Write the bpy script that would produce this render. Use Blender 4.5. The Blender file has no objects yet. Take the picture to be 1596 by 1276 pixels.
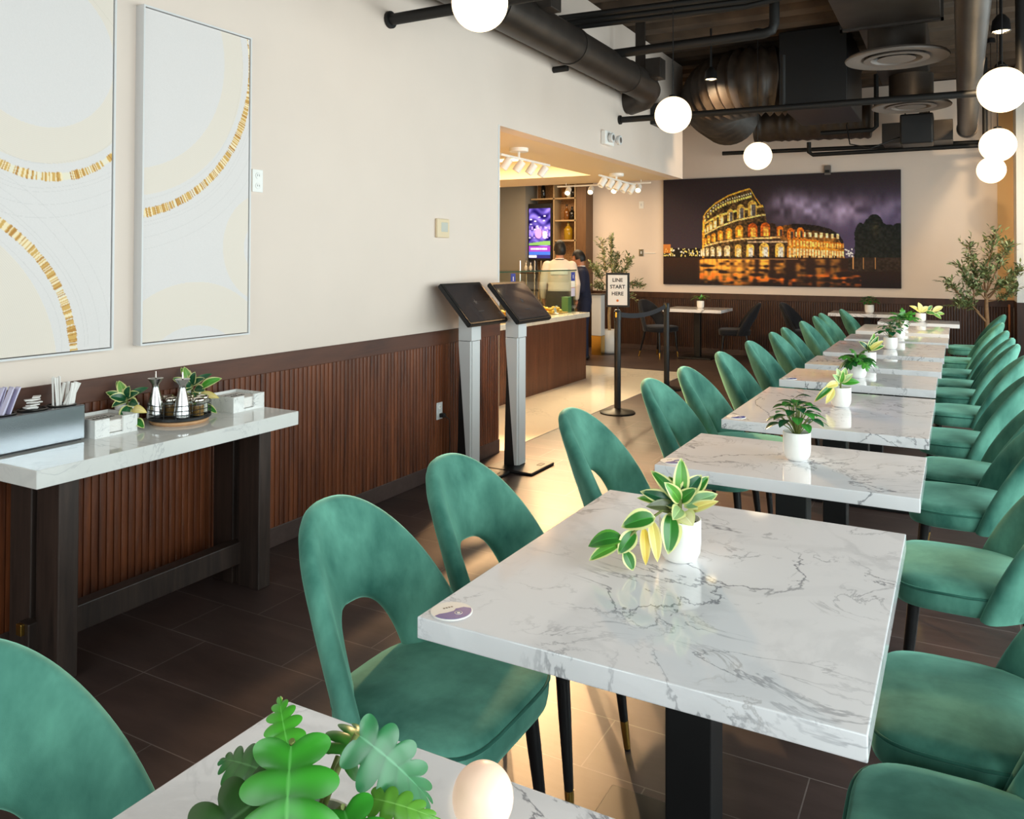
import bpy, bmesh, math, random
import numpy as np
from mathutils import Vector, Matrix, Euler, noise as mnoise

PI = math.pi
C = bpy.context.scene.collection
SC = bpy.context.scene
random.seed(7)

# ------------------------------------------------------------------ camera
YAW, PITCH, ROLL = -0.5034, 0.0153, 0.0031
_F = Vector((math.sin(YAW)*math.cos(PITCH), math.cos(YAW)*math.cos(PITCH), math.sin(PITCH)))
_r = Vector((math.cos(YAW), -math.sin(YAW), 0)); _u = _r.cross(_F)
_R = _r*math.cos(ROLL) + _u*math.sin(ROLL); _U = _u*math.cos(ROLL) - _r*math.sin(ROLL)
cam = bpy.data.cameras.new('camera'); camo = bpy.data.objects.new('camera', cam); C.objects.link(camo)
camo.matrix_world = Matrix(((_R.x, _U.x, -_F.x, 0), (_R.y, _U.y, -_F.y, 0), (_R.z, _U.z, -_F.z, 1.5), (0, 0, 0, 1)))
cam.sensor_width = 36; cam.lens = 1262.54/1596*36; cam.shift_y = -(638-382.94)/1596
cam.clip_start = 0.05
SC.camera = camo
# ------------------------------------------------------------------ world, light, exposure
w = bpy.data.worlds.new('world'); SC.world = w; w.use_nodes = True
w.node_tree.nodes['Background'].inputs[0].default_value = (0.75, 0.87, 1.0, 1)
w.node_tree.nodes['Background'].inputs[1].default_value = 1.0
SC.view_settings.view_transform = 'Standard'; SC.view_settings.look = 'None'
SC.view_settings.exposure = 0.12; SC.view_settings.gamma = 1; SC.view_settings.use_curve_mapping = False
SC.cycles.use_denoising = True
SC.cycles.max_bounces = 8; SC.cycles.diffuse_bounces = 5; SC.cycles.glossy_bounces = 4
SC.cycles.transmission_bounces = 6; SC.cycles.transparent_max_bounces = 12
SC.cycles.sample_clamp_indirect = 6
SC.cycles.caustics_reflective = False; SC.cycles.caustics_refractive = False

def light(name, kind, loc, energy, color, rot=None, size=1, size_y=None, target=None, angle=None, blend=.4):
    l = bpy.data.lights.new(name, kind); l.energy = energy; l.color = color
    o = bpy.data.objects.new(name, l); C.objects.link(o); o.location = loc
    if kind == 'AREA':
        l.shape = 'RECTANGLE'; l.size = size; l.size_y = size_y or size
    if kind in ('SPOT', 'POINT'): l.shadow_soft_size = size
    if kind == 'SPOT': l.spot_size = angle; l.spot_blend = blend
    if target is not None: o.rotation_euler = (Vector(target)-Vector(loc)).to_track_quat('-Z', 'Y').to_euler()
    elif rot: o.rotation_euler = rot
    return o
DAY = (0.96, 0.97, 1.0)
WIN_R = [(-1.1, 1.0), (1.3, 3.4), (3.7, 5.8), (6.1, 8.2), (8.5, 10.6)]      # windows of the right wall
for a, b in WIN_R:
    light('window_daylight', 'AREA', (2.32, (a+b)/2, 1.55), 105, DAY, rot=(0, PI/2, 0), size=2.3, size_y=b-a)
WIN_F = [(-2.9, -1.2), (-0.9, 0.9)]                                           # windows behind the camera
for a, b in WIN_F:
    light('window_daylight', 'AREA', ((a+b)/2, -2.72, 1.6), 48, DAY, rot=(PI/2, 0, 0), size=b-a, size_y=2.1)
WARM = (1.0, 0.72, 0.42)
light('deli_cove_light', 'AREA', (-4.75, 8.3, 2.66), 75, (1.0, .78, .5), rot=(0, 0, 0), size=1.6, size_y=1.5)
light('deli_fill_light', 'AREA', (-5.6, 11.3, 2.78), 60, (1.0, .74, .45), rot=(0, 0, 0), size=1.5, size_y=1.2)  # fill lamp without a fixture, added to brighten the back bar

# ------------------------------------------------------------------ materials
def nt(name):
    m = bpy.data.materials.new(name); m.use_nodes = True
    return m, m.node_tree, m.node_tree.nodes['Principled BSDF']
def lin(c):
    return tuple((x/12.92 if x <= .04045 else ((x+.055)/1.055)**2.4) for x in [v/255 for v in c])
def pm(name, col, rough=.5, metal=0, spec=.5, emit=None, es=0, noise=0, nscale=30, coat=0, sheen=0, bump=0, alpha=1, trans=0, ior=1.45):
    m, t, p = nt(name); N = t.nodes; L = t.links
    c = lin(col) if max(col) > 1 else col
    p.inputs['Base Color'].default_value = (*c, 1); p.inputs['Roughness'].default_value = rough
    p.inputs['Metallic'].default_value = metal; p.inputs['Specular IOR Level'].default_value = spec
    p.inputs['Coat Weight'].default_value = coat; p.inputs['Sheen Weight'].default_value = sheen
    p.inputs['Transmission Weight'].default_value = trans; p.inputs['IOR'].default_value = ior
    if emit: p.inputs['Emission Color'].default_value = (*emit, 1); p.inputs['Emission Strength'].default_value = es
    if noise or bump:
        tc = N.new('ShaderNodeTexCoord'); nz = N.new('ShaderNodeTexNoise'); nz.inputs['Scale'].default_value = nscale
        nz.inputs['Detail'].default_value = 5; L.new(tc.outputs['Object'], nz.inputs['Vector'])
        if noise:
            hs = N.new('ShaderNodeHueSaturation'); hs.inputs['Color'].default_value = (*c, 1)
            mr = N.new('ShaderNodeMapRange'); mr.inputs['To Min'].default_value = 1-noise; mr.inputs['To Max'].default_value = 1+noise
            mr.inputs['From Min'].default_value = .3; mr.inputs['From Max'].default_value = .7
            L.new(nz.outputs['Fac'], mr.inputs['Value']); L.new(mr.outputs[0], hs.inputs['Value']); L.new(hs.outputs[0], p.inputs['Base Color'])
        if bump:
            b = N.new('ShaderNodeBump'); b.inputs['Strength'].default_value = bump; b.inputs['Distance'].default_value = .01
            L.new(nz.outputs['Fac'], b.inputs['Height']); L.new(b.outputs[0], p.inputs['Normal'])
    return m
def ramp(N, stops, interp='LINEAR'):
    r = N.new('ShaderNodeValToRGB'); e = r.color_ramp.elements; r.color_ramp.interpolation = interp
    while len(e) < len(stops): e.new(.5)
    for x, (pos, c) in zip(e, stops): x.position = pos; x.color = (*c, 1) if len(c) == 3 else c
    return r
def mapping(t, scale=(1, 1, 1), coord='Object', rnd=0):
    N = t.nodes; tc = N.new('ShaderNodeTexCoord'); mp = N.new('ShaderNodeMapping'); mp.inputs['Scale'].default_value = scale
    t.links.new(tc.outputs[coord], mp.inputs['Vector'])
    if rnd:
        oi = N.new('ShaderNodeObjectInfo'); cx = N.new('ShaderNodeCombineXYZ'); mu = N.new('ShaderNodeMath'); mu.operation = 'MULTIPLY'; mu.inputs[1].default_value = rnd
        t.links.new(oi.outputs['Random'], mu.inputs[0]); t.links.new(mu.outputs[0], cx.inputs[0]); t.links.new(mu.outputs[0], cx.inputs[1])
        t.links.new(cx.outputs[0], mp.inputs['Location'])
    return mp

def mat_velvet(name, dark, light_):
    m, t, p = nt(name); N = t.nodes; L = t.links
    mp = mapping(t, (1, 1, .55), rnd=37)
    n1 = N.new('ShaderNodeTexNoise'); n1.inputs['Scale'].default_value = 6.5; n1.inputs['Detail'].default_value = 5; n1.inputs['Roughness'].default_value = .55; n1.inputs['Distortion'].default_value = .15
    L.new(mp.outputs[0], n1.inputs['Vector'])
    r = ramp(N, [(.32, dark), (.52, tuple((a+b)/2 for a, b in zip(dark, light_))), (.7, light_)])
    L.new(n1.outputs['Fac'], r.inputs[0]); L.new(r.outputs[0], p.inputs['Base Color'])
    p.inputs['Roughness'].default_value = .75; p.inputs['Specular IOR Level'].default_value = .25
    p.inputs['Sheen Weight'].default_value = .8; p.inputs['Sheen Roughness'].default_value = .45
    p.inputs['Sheen Tint'].default_value = (*[min(1, x*2.2+.15) for x in light_], 1)
    n2 = N.new('ShaderNodeTexNoise'); n2.inputs['Scale'].default_value = 700; L.new(mp.outputs[0], n2.inputs['Vector'])
    b = N.new('ShaderNodeBump'); b.inputs['Strength'].default_value = .15; b.inputs['Distance'].default_value = .001
    L.new(n2.outputs['Fac'], b.inputs['Height']); L.new(b.outputs[0], p.inputs['Normal'])
    return m
def mat_marble(name, base=(.88, .865, .89), vein=(.22, .22, .25), amount=1.0, scale=1.0, rough=.05, warm=(.62, .52, .38)):
    m, t, p = nt(name); N = t.nodes; L = t.links
    mp = mapping(t, (scale, scale*1.25, scale), rnd=53)
    mp.inputs['Rotation'].default_value = (0, 0, .45)
    def ridge(sc, dist, width, seed):
        a = N.new('ShaderNodeVectorMath'); a.operation = 'ADD'; a.inputs[1].default_value = (seed, seed*.7, seed*1.3); L.new(mp.outputs[0], a.inputs[0])
        n = N.new('ShaderNodeTexNoise'); n.inputs['Scale'].default_value = sc; n.inputs['Detail'].default_value = 7; n.inputs['Roughness'].default_value = .58; n.inputs['Distortion'].default_value = dist
        L.new(a.outputs[0], n.inputs['Vector'])
        s = N.new('ShaderNodeMath'); s.operation = 'SUBTRACT'; s.inputs[1].default_value = .5; L.new(n.outputs['Fac'], s.inputs[0])
        ab = N.new('ShaderNodeMath'); ab.operation = 'ABSOLUTE'; L.new(s.outputs[0], ab.inputs[0])
        mr = N.new('ShaderNodeMapRange'); mr.interpolation_type = 'SMOOTHSTEP'; mr.inputs['From Min'].default_value = 0; mr.inputs['From Max'].default_value = width; mr.inputs['To Min'].default_value = 1; mr.inputs['To Max'].default_value = 0
        L.new(ab.outputs[0], mr.inputs['Value']); return mr.outputs[0]
    def mask(sc, lo, hi, seed):
        a = N.new('ShaderNodeVectorMath'); a.operation = 'ADD'; a.inputs[1].default_value = (seed, seed*.3, seed*.6); L.new(mp.outputs[0], a.inputs[0])
        n = N.new('ShaderNodeTexNoise'); n.inputs['Scale'].default_value = sc; n.inputs['Detail'].default_value = 3; L.new(a.outputs[0], n.inputs['Vector'])
        mr = N.new('ShaderNodeMapRange'); mr.inputs['From Min'].default_value = lo; mr.inputs['From Max'].default_value = hi; L.new(n.outputs['Fac'], mr.inputs['Value']); return mr.outputs[0]
    def mul(a, b, k=1):
        x = N.new('ShaderNodeMath'); x.operation = 'MULTIPLY'; L.new(a, x.inputs[0])
        if hasattr(b, 'links'): L.new(b, x.inputs[1])
        else: x.inputs[1].default_value = b
        x.use_clamp = True
        return x.outputs[0]
    v1 = mul(ridge(1.7, 1.1, .012, 3.1), mask(2.2, .42, .6, 11.3)); v2 = mul(ridge(3.6, 1.5, .018, 8.7), mask(2.8, .5, .68, 5.2))
    v3 = mul(ridge(2.3, .8, .07, 3.9), mask(2.0, .48, .75, 21.))
    def mix(ca, cb, f):
        x = N.new('ShaderNodeMix'); x.data_type = 'RGBA'
        if isinstance(ca, tuple): x.inputs[6].default_value = (*ca, 1)
        else: L.new(ca, x.inputs[6])
        x.inputs[7].default_value = (*cb, 1); L.new(f, x.inputs[0]); return x.outputs[2]
    c = mix(base, tuple(b*.72+v*.2 for b, v in zip(base, vein)), mul(v3, .75*amount))
    c = mix(c, warm, mul(mul(v2, mask(3.1, .52, .7, 40.)), .5*amount))
    c = mix(c, vein, mul(v1, .85*amount)); c = mix(c, vein, mul(v2, .65*amount))
    L.new(c, p.inputs['Base Color']); p.inputs['Roughness'].default_value = rough; p.inputs['Specular IOR Level'].default_value = .42
    return m
def mat_wood(name, dark, light_, scale=(14, 14, 1.2), rough=.4, coat=0):
    m, t, p = nt(name); N = t.nodes; L = t.links
    mp = mapping(t, scale, rnd=9)
    n = N.new('ShaderNodeTexNoise'); n.inputs['Scale'].default_value = 1.6; n.inputs['Detail'].default_value = 7; n.inputs['Roughness'].default_value = .65; n.inputs['Distortion'].default_value = .4
    L.new(mp.outputs[0], n.inputs['Vector'])
    r = ramp(N, [(.3, dark), (.72, light_)]); L.new(n.outputs['Fac'], r.inputs[0]); L.new(r.outputs[0], p.inputs['Base Color'])
    p.inputs['Roughness'].default_value = rough; p.inputs['Coat Weight'].default_value = coat
    return m
def mat_attr(name, attr='col', rough=.5, emit=0, spec=.3):
    m, t, p = nt(name); N = t.nodes; L = t.links
    a = N.new('ShaderNodeAttribute'); a.attribute_name = attr; L.new(a.outputs['Color'], p.inputs['Base Color'])
    p.inputs['Roughness'].default_value = rough; p.inputs['Specular IOR Level'].default_value = spec
    if emit: L.new(a.outputs['Color'], p.inputs['Emission Color']); p.inputs['Emission Strength'].default_value = emit
    return m
def mat_glass(name, tint=(.9, .95, .93), refl=.12):
    m, t, p = nt(name); N = t.nodes; L = t.links
    tr = N.new('ShaderNodeBsdfTransparent'); tr.inputs[0].default_value = (*tint, 1)
    gl = N.new('ShaderNodeBsdfGlossy'); gl.inputs['Roughness'].default_value = .02
    lw = N.new('ShaderNodeLayerWeight'); pw = N.new('ShaderNodeMath'); pw.operation = 'POWER'; pw.inputs[1].default_value = 4; L.new(lw.outputs['Facing'], pw.inputs[0])
    fr = N.new('ShaderNodeMath'); fr.operation = 'MULTIPLY_ADD'; fr.inputs[1].default_value = .6; fr.inputs[2].default_value = .04; L.new(pw.outputs[0], fr.inputs[0])
    mx = N.new('ShaderNodeMixShader'); L.new(fr.outputs[0], mx.inputs[0]); L.new(tr.outputs[0], mx.inputs[1]); L.new(gl.outputs[0], mx.inputs[2])
    L.new(mx.outputs[0], N['Material Output'].inputs[0]); return m
def mat_floor(name):
    m, t, p = nt(name); N = t.nodes; L = t.links
    mp = mapping(t); mp.inputs['Location'].default_value = (.185, .235, 0)
    b = N.new('ShaderNodeTexBrick'); b.inputs['Scale'].default_value = 1; b.inputs['Brick Width'].default_value = .6; b.inputs['Row Height'].default_value = .2725
    b.inputs['Mortar Size'].default_value = .0022; b.inputs['Mortar Smooth'].default_value = .2; b.offset = .33; b.offset_frequency = 3
    b.inputs['Bias'].default_value = 0
    b.inputs['Color1'].default_value = (*lin((66, 52, 50)), 1); b.inputs['Color2'].default_value = (*lin((76, 60, 56)), 1); b.inputs['Mortar'].default_value = (*lin((112, 100, 96)), 1)
    L.new(mp.outputs[0], b.inputs['Vector'])
    n = N.new('ShaderNodeTexNoise'); n.inputs['Scale'].default_value = 2.2; n.inputs['Detail'].default_value = 8; n.inputs['Roughness'].default_value = .65
    mp2 = mapping(t, (1, 4, 1)); L.new(mp2.outputs[0], n.inputs['Vector'])
    mr = N.new('ShaderNodeMapRange'); mr.inputs['From Min'].default_value = .3; mr.inputs['From Max'].default_value = .7; mr.inputs['To Min'].default_value = .75; mr.inputs['To Max'].default_value = 1.3
    L.new(n.outputs['Fac'], mr.inputs['Value'])
    mx = N.new('ShaderNodeVectorMath'); mx.operation = 'SCALE'; L.new(b.outputs['Color'], mx.inputs[0]); L.new(mr.outputs[0], mx.inputs['Scale'])
    L.new(mx.outputs[0], p.inputs['Base Color']); p.inputs['Roughness'].default_value = .4; p.inputs['Specular IOR Level'].default_value = .38
    bp = N.new('ShaderNodeBump'); bp.inputs['Strength'].default_value = .06; bp.inputs['Distance'].default_value = .01; L.new(n.outputs['Fac'], bp.inputs['Height']); L.new(bp.outputs[0], p.inputs['Normal'])
    return m

M = {}
M['wall'] = pm('wall_paint', (225, 209, 197), .55, noise=.015, nscale=3, spec=.3)
M['wall_white'] = pm('white_paint', (236, 234, 230), .6, spec=.3)
M['cream'] = pm('cream_paint', (226, 205, 172), .6, spec=.3)
M['tan'] = pm('wall_shade_tan', (212, 176, 128), .6, spec=.3)
M['grey_paint'] = pm('grey_paint', (128, 122, 112), .6)
M['brown_panel'] = mat_wood('brown_panel', lin((88, 58, 32)), lin((112, 78, 46)), rough=.5)
M['ceiling'] = pm('dark_slab', (74, 59, 46), .9, noise=.5, nscale=2.5, bump=.4)
M['black'] = pm('black_metal', (16, 16, 18), .45)
M['black_pipe'] = pm('black_pipe', (18, 16, 15), .6)
M['duct'] = pm('painted_duct', (62, 56, 52), .42, metal=.55, noise=.2, nscale=6)
M['flex'] = pm('insulated_flex_duct', (50, 40, 32), .5, noise=.4, nscale=8, bump=.6)
M['diffuser'] = pm('grey_diffuser', (105, 96, 90), .5)
M['white_plastic'] = pm('white_plastic', (238, 236, 232), .4)
M['velvet'] = mat_velvet('green_velvet', lin((34, 92, 80)), lin((104, 167, 147)))
M['velvet_pipe'] = mat_velvet('green_velvet_piping', lin((28, 80, 68)), lin((60, 120, 104)))
M['velvet_black'] = mat_velvet('black_velvet', lin((14, 15, 20)), lin((30, 31, 38)))
M['leg'] = pm('black_leg', (14, 14, 16), .35)
M['gold'] = pm('brass', (200, 160, 80), .25, metal=1)
M['marble'] = mat_marble('marble_top')
M['marble_soft'] = mat_marble('marble_console', base=(.78, .77, .74), amount=.45, scale=1.2)
M['marble_box'] = mat_marble('marble_box', base=(.8, .79, .77), amount=.9, scale=4)
M['marble_floor'] = mat_marble('marble_floor', base=(.88, .81, .70), amount=.3, scale=.5, rough=.08)
M['marble_counter'] = mat_marble('marble_counter', base=(.74, .68, .58), amount=.7, scale=2)
M['floor'] = mat_floor('brown_floor_tile')
M['wainscot'] = mat_wood('wainscot_wood', lin((58, 25, 13)), lin((132, 72, 40)), (9, 9, .9), .38, .15)
M['wainscot_dark'] = mat_wood('wainscot_wood_dark', lin((44, 22, 13)), lin((74, 42, 27)), (9, 9, .9), .45)
M['counter_wood'] = mat_wood('counter_wood', lin((72, 38, 22)), lin((110, 66, 42)), (9, 9, .9), .4)
M['cap'] = mat_wood('cap_wood', lin((66, 32, 17)), lin((98, 54, 32)), (9, 1, 9), .5, 0)
M['base'] = pm('baseboard_tile', (78, 62, 58), .4, noise=.15)
M['frame_wood'] = mat_wood('espresso_wood', lin((34, 25, 22)), lin((66, 51, 44)), (20, 20, 1.5), .45)
M['steel'] = pm('brushed_steel', (190, 190, 190), .22, metal=1, noise=.05, nscale=60)
M['steel_box'] = pm('steel_box', (150, 156, 162), .22, metal=1)
M['dark_steel'] = pm('dark_steel', (70, 68, 66), .3, metal=1)
M['chrome'] = pm('chrome', (220, 215, 205), .08, metal=1)
M['silver'] = pm('silver_powder_coat', (214, 214, 214), .4)
M['screen'] = pm('dark_screen', (66, 60, 60), .05, coat=1)
M['logo'] = pm('screen_logo', (66, 68, 74), .2)
M['white_print'] = pm('white_card', (240, 236, 230), .6)
M['ink'] = pm('black_ink', (26, 24, 24), .6)
M['blue_print'] = pm('blue_print', (52, 70, 160), .5)
M['orange_print'] = pm('orange_print', (200, 110, 50), .5)
M['pot'] = pm('white_ceramic', (242, 240, 236), .25)
M['soil'] = pm('soil', (34, 26, 22), .95, bump=.8, nscale=150)
M['stem'] = pm('green_stem', (110, 120, 60), .6)
M['bark'] = pm('olive_bark', (140, 104, 72), .8, noise=.2, nscale=40)
M['bark_pale'] = pm('pale_bark', (190, 160, 115), .8, noise=.2, nscale=40)
M['leaf'] = mat_attr('leaf_colour', rough=.32, spec=.5)
M['olive_leaf'] = mat_attr('olive_leaf_colour', rough=.5, spec=.4)
M['canvas'] = mat_attr('canvas_paint', rough=.6)
M['mural'] = mat_attr('mural_print', rough=.55, spec=.2)
M['tv'] = mat_attr('tv_picture', rough=.2, emit=.7)
M['frame_white'] = pm('white_frame', (216, 214, 214), .4)
M['gold_leaf'] = pm('gold_leaf', (196, 146, 66), .35, metal=.6, noise=.3, nscale=60, bump=.8)
M['globe'] = pm('lit_globe', (255, 240, 215), .3, emit=(1.0, .74, .44), es=2.1)
M['globe_small'] = pm('lit_small_globe', (250, 214, 190), .35, emit=(1.0, .70, .52), es=.28)
M['cove'] = pm('lit_cove_panel', (255, 240, 210), .5, emit=(1.0, .8, .5), es=2.2)
M['spot_lens'] = pm('lit_spot_lens', (255, 240, 200), .3, emit=(1.0, .78, .42), es=9)
M['glass'] = mat_glass('clear_glass')
M['jar_glass'] = mat_glass('jar_glass', (.93, .95, .94))
M['glass_edge'] = pm('green_glass_edge', (60, 84, 70), .1)
M['spice'] = pm('brown_spice', (150, 112, 60), .9, noise=.4, nscale=200)
M['salt'] = pm('white_salt', (230, 226, 216), .9)
M['board'] = pm('pale_wood', (196, 150, 108), .5, noise=.1)
M['paper'] = pm('white_paper', (236, 232, 228), .7)
M['lilac_paper'] = pm('lilac_paper', (208, 202, 226), .7)
M['pastry'] = pm('yellow_pastry', (226, 172, 62), .5, noise=.25, nscale=40)
M['tray'] = pm('wood_tray', (200, 150, 60), .5)
M['skin'] = pm('skin', (188, 128, 96), .55)
M['hair'] = pm('black_hair', (20, 16, 15), .5)
M['shirt'] = pm('white_shirt', (226, 208, 192), .8, bump=.2, nscale=12)
M['shirt_panel'] = pm('back_print_panel', (244, 238, 226), .7)
M['apron'] = pm('charcoal_apron', (46, 44, 40), .8)
M['navy'] = pm('navy_suit', (30, 34, 58), .8)
M['bottle_dark'] = pm('dark_bottle', (22, 18, 14), .1)
M['bottle_amber'] = pm('amber_bottle', (110, 66, 24), .12)
M['bottle_olive'] = pm('olive_oil_bottle', (150, 116, 24), .15)
M['bottle_clear'] = pm('pale_bottle', (190, 180, 160), .1)
M['niche'] = pm('mosaic_back', (150, 112, 74), .35, noise=.5, nscale=60)
M['shelf'] = pm('shelf_paint', (168, 140, 104), .5)
M['belt'] = pm('grey_belt', (52, 52, 56), .8)
M['green_box'] = pm('green_carton', (96, 134, 84), .6)
M['copper'] = pm('copper_strip', (168, 104, 64), .4)

# ------------------------------------------------------------------ mesh builders
class MB:
    """collects shapes into one bmesh and links them as one object"""
    def __init__(s): s.bm = bmesh.new(); s.boxy = False
    def add(s, verts, faces, mi=0):
        vs = [s.bm.verts.new(v) for v in verts]
        for f in faces:
            try:
                q = s.bm.faces.new([vs[i] for i in f]); q.material_index = mi
            except ValueError: pass
        return vs
    def box(s, lo, hi, bev=0, seg=2, mat=None, mi=0):
        s.boxy = True; b = bmesh.new(); bmesh.ops.create_cube(b, size=1)
        for v in b.verts: v.co = Vector([(l+h)/2 + c*(h-l) for c, l, h in zip(v.co, lo, hi)])
        if bev: bmesh.ops.bevel(b, geom=b.edges[:], offset=bev, segments=seg, affect='EDGES', profile=.5)
        s.merge(b, mat, mi); return s
    def merge(s, b, mat=None, mi=0):
        b.verts.index_update()
        vs = [s.bm.verts.new(mat @ v.co if mat else v.co) for v in b.verts]
        for f in b.faces:
            try: q = s.bm.faces.new([vs[v.index] for v in f.verts]); q.material_index = mi
            except ValueError: pass
        b.free()
    def tube(s, pts, rad, n=12, cap=True, mi=0, squash=None):
        pts = [Vector(p) for p in pts]; rings = []
        if not hasattr(rad, '__len__'): rad = [rad]*len(pts)
        up = None
        for i, p in enumerate(pts):
            d = (pts[min(i+1, len(pts)-1)] - pts[max(i-1, 0)]).normalized()
            if up is None:
                up = Vector((0, 0, 1)) if abs(d.z) < .9 else Vector((1, 0, 0))
            x = d.cross(up)
            if x.length < 1e-4: x = d.orthogonal()
            x.normalize(); y = x.cross(d); up = y
            rings.append([s.bm.verts.new(p + (x*math.cos(a) + y*math.sin(a)*(squash or 1))*rad[i]) for a in [2*PI*k/n for k in range(n)]])
        for a, b in zip(rings, rings[1:]):
            for k in range(n):
                q = s.bm.faces.new((a[k], a[(k+1) % n], b[(k+1) % n], b[k])); q.material_index = mi
        if cap:
            for r_, rev in ((rings[0], 1), (rings[-1], 0)):
                q = s.bm.faces.new(r_[::-1] if not rev else r_); q.material_index = mi
        return s
    def lathe(s, prof, c=(0, 0, 0), n=32, mat=None, mi=0, close=True):
        rings = []
        for r_, z in prof:
            rings.append([s.bm.verts.new((mat or Matrix()) @ Vector((c[0]+r_*math.cos(2*PI*k/n), c[1]+r_*math.sin(2*PI*k/n), c[2]+z))) for k in range(n)])
        for a, b in zip(rings, rings[1:]):
            for k in range(n):
                q = s.bm.faces.new((a[k], a[(k+1) % n], b[(k+1) % n], b[k])); q.material_index = mi
        if close:
            for r_, rev in ((rings[0], True), (rings[-1], False)):
                q = s.bm.faces.new(r_[::-1] if rev else r_); q.material_index = mi
        return s
    def sphere(s, c, r_, nu=24, nv=14, sc=(1, 1, 1), mi=0):
        b = bmesh.new(); bmesh.ops.create_uvsphere(b, u_segments=nu, v_segments=nv, radius=1)
        for v in b.verts: v.co = Vector((c[0]+v.co.x*r_*sc[0], c[1]+v.co.y*r_*sc[1], c[2]+v.co.z*r_*sc[2]))
        s.merge(b, None, mi); return s
    def grid(s, fn, nu, nv, closed_u=False, mi=0):
        g = [[s.bm.verts.new(fn(i/(nu if closed_u else nu-1), j/(nv-1))) for j in range(nv)] for i in range(nu)]
        for i in range(nu if closed_u else nu-1):
            for j in range(nv-1):
                q = s.bm.faces.new((g[i][j], g[(i+1) % nu][j], g[(i+1) % nu][j+1], g[i][j+1])); q.material_index = mi
        return g
    def prism(s, poly, z0, z1, mat=None, mi=0):
        n = len(poly); T = mat or Matrix()
        a = [s.bm.verts.new(T @ Vector((x, y, z0))) for x, y in poly]; b = [s.bm.verts.new(T @ Vector((x, y, z1))) for x, y in poly]
        for k in range(n): s.bm.faces.new((a[k], a[(k+1) % n], b[(k+1) % n], b[k])).material_index = mi
        s.bm.faces.new(a[::-1]).material_index = mi; s.bm.faces.new(b).material_index = mi
        return s
    def mesh(s, name, mats, smooth=35, recalc=True):
        if recalc: bmesh.ops.recalc_face_normals(s.bm, faces=s.bm.faces[:])
        me = bpy.data.meshes.new(name); s.bm.to_mesh(me); s.bm.free()
        for m in (mats if isinstance(mats, (list, tuple)) else [mats]): me.materials.append(m)
        if s.boxy and smooth in (30, 35): smooth = 15        # keep flat faces flat beside their bevels
        if smooth:
            me.polygons.foreach_set('use_smooth', [True]*len(me.polygons)); me.set_sharp_from_angle(angle=math.radians(smooth))
        return me
    def build(s, name, mats, parent=None, smooth=35, loc=None, recalc=True):
        o = bpy.data.objects.new(name, s.mesh(name, mats, smooth, recalc)); C.objects.link(o)
        if parent: o.parent = parent
        if loc: o.location = loc
        return o
def box(lo, hi, bev=0, seg=2): return MB().box(lo, hi, bev, seg)
def thing(name, label, cat, loc=(0, 0, 0), rotz=0, group=None):
    o = bpy.data.objects.new(name, None); C.objects.link(o); o.empty_display_size = .1
    o.location = loc; o.rotation_euler = (0, 0, rotz); return tag(o, label, cat, group)
def tag(o, label, cat, group=None, kind=None):
    o['label'] = label; o['category'] = cat
    if group: o['group'] = group
    if kind: o['kind'] = kind
    return o
def struct(o, label=None):
    o['kind'] = 'structure'
    if label: o['label'] = label
    return o
def dup(root, loc, rotz, label, group=None, name=None):
    r_ = root.copy(); C.objects.link(r_); r_.location = loc; r_.rotation_euler = (0, 0, rotz); r_['label'] = label
    if group: r_['group'] = group
    for ch in list(root.children):
        c = ch.copy(); C.objects.link(c); c.parent = r_
        for g in ch.children:
            d = g.copy(); C.objects.link(d); d.parent = c
    return r_
def set_colors(me, cols):
    a = me.attributes.new('col', 'FLOAT_COLOR', 'POINT'); a.data.foreach_set('color', np.asarray(cols, np.float32).ravel())
def srgb(a):
    a = np.clip(np.asarray(a, float)/255, 0, 1); return np.where(a <= .04045, a/12.92, ((a+.055)/1.055)**2.4)
def picture(name, img, origin, ux, uz, mat, parent):
    """flat picture surface: one vertex per sample of img (rows from the top)"""
    H, W, _ = img.shape; O = np.array(origin, float); ux = np.array(ux, float); uz = np.array(uz, float)
    u, v = np.meshgrid(np.linspace(0, 1, W), np.linspace(0, 1, H))
    P = O + u[..., None]*ux + v[..., None]*uz
    idx = np.arange(H*W).reshape(H, W)
    F = np.stack([idx[:-1, :-1], idx[1:, :-1], idx[1:, 1:], idx[:-1, 1:]], -1).reshape(-1, 4)
    me = bpy.data.meshes.new(name); me.from_pydata(P.reshape(-1, 3).tolist(), [], F.tolist())
    set_colors(me, np.concatenate([srgb(img).reshape(-1, 3), np.ones((H*W, 1))], 1)); me.materials.append(mat)
    o = bpy.data.objects.new(name, me); C.objects.link(o); o.parent = parent; return o
def text_obj(name, s, size, mat, parent, matrix, depth=.0008, align='CENTER', bold=0):
    cu = bpy.data.curves.new(name, 'FONT'); cu.body = s; cu.size = size; cu.align_x = align; cu.align_y = 'CENTER'; cu.extrude = depth; cu.offset = bold; cu.resolution_u = 3
    t = bpy.data.objects.new('tmp', cu); C.objects.link(t)
    dg = bpy.context.evaluated_depsgraph_get(); me = bpy.data.meshes.new_from_object(t.evaluated_get(dg)); bpy.data.objects.remove(t)
    me.materials.clear(); me.materials.append(mat); me.transform(matrix)
    o = bpy.data.objects.new(name, me); C.objects.link(o); o.parent = parent; return o
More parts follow.
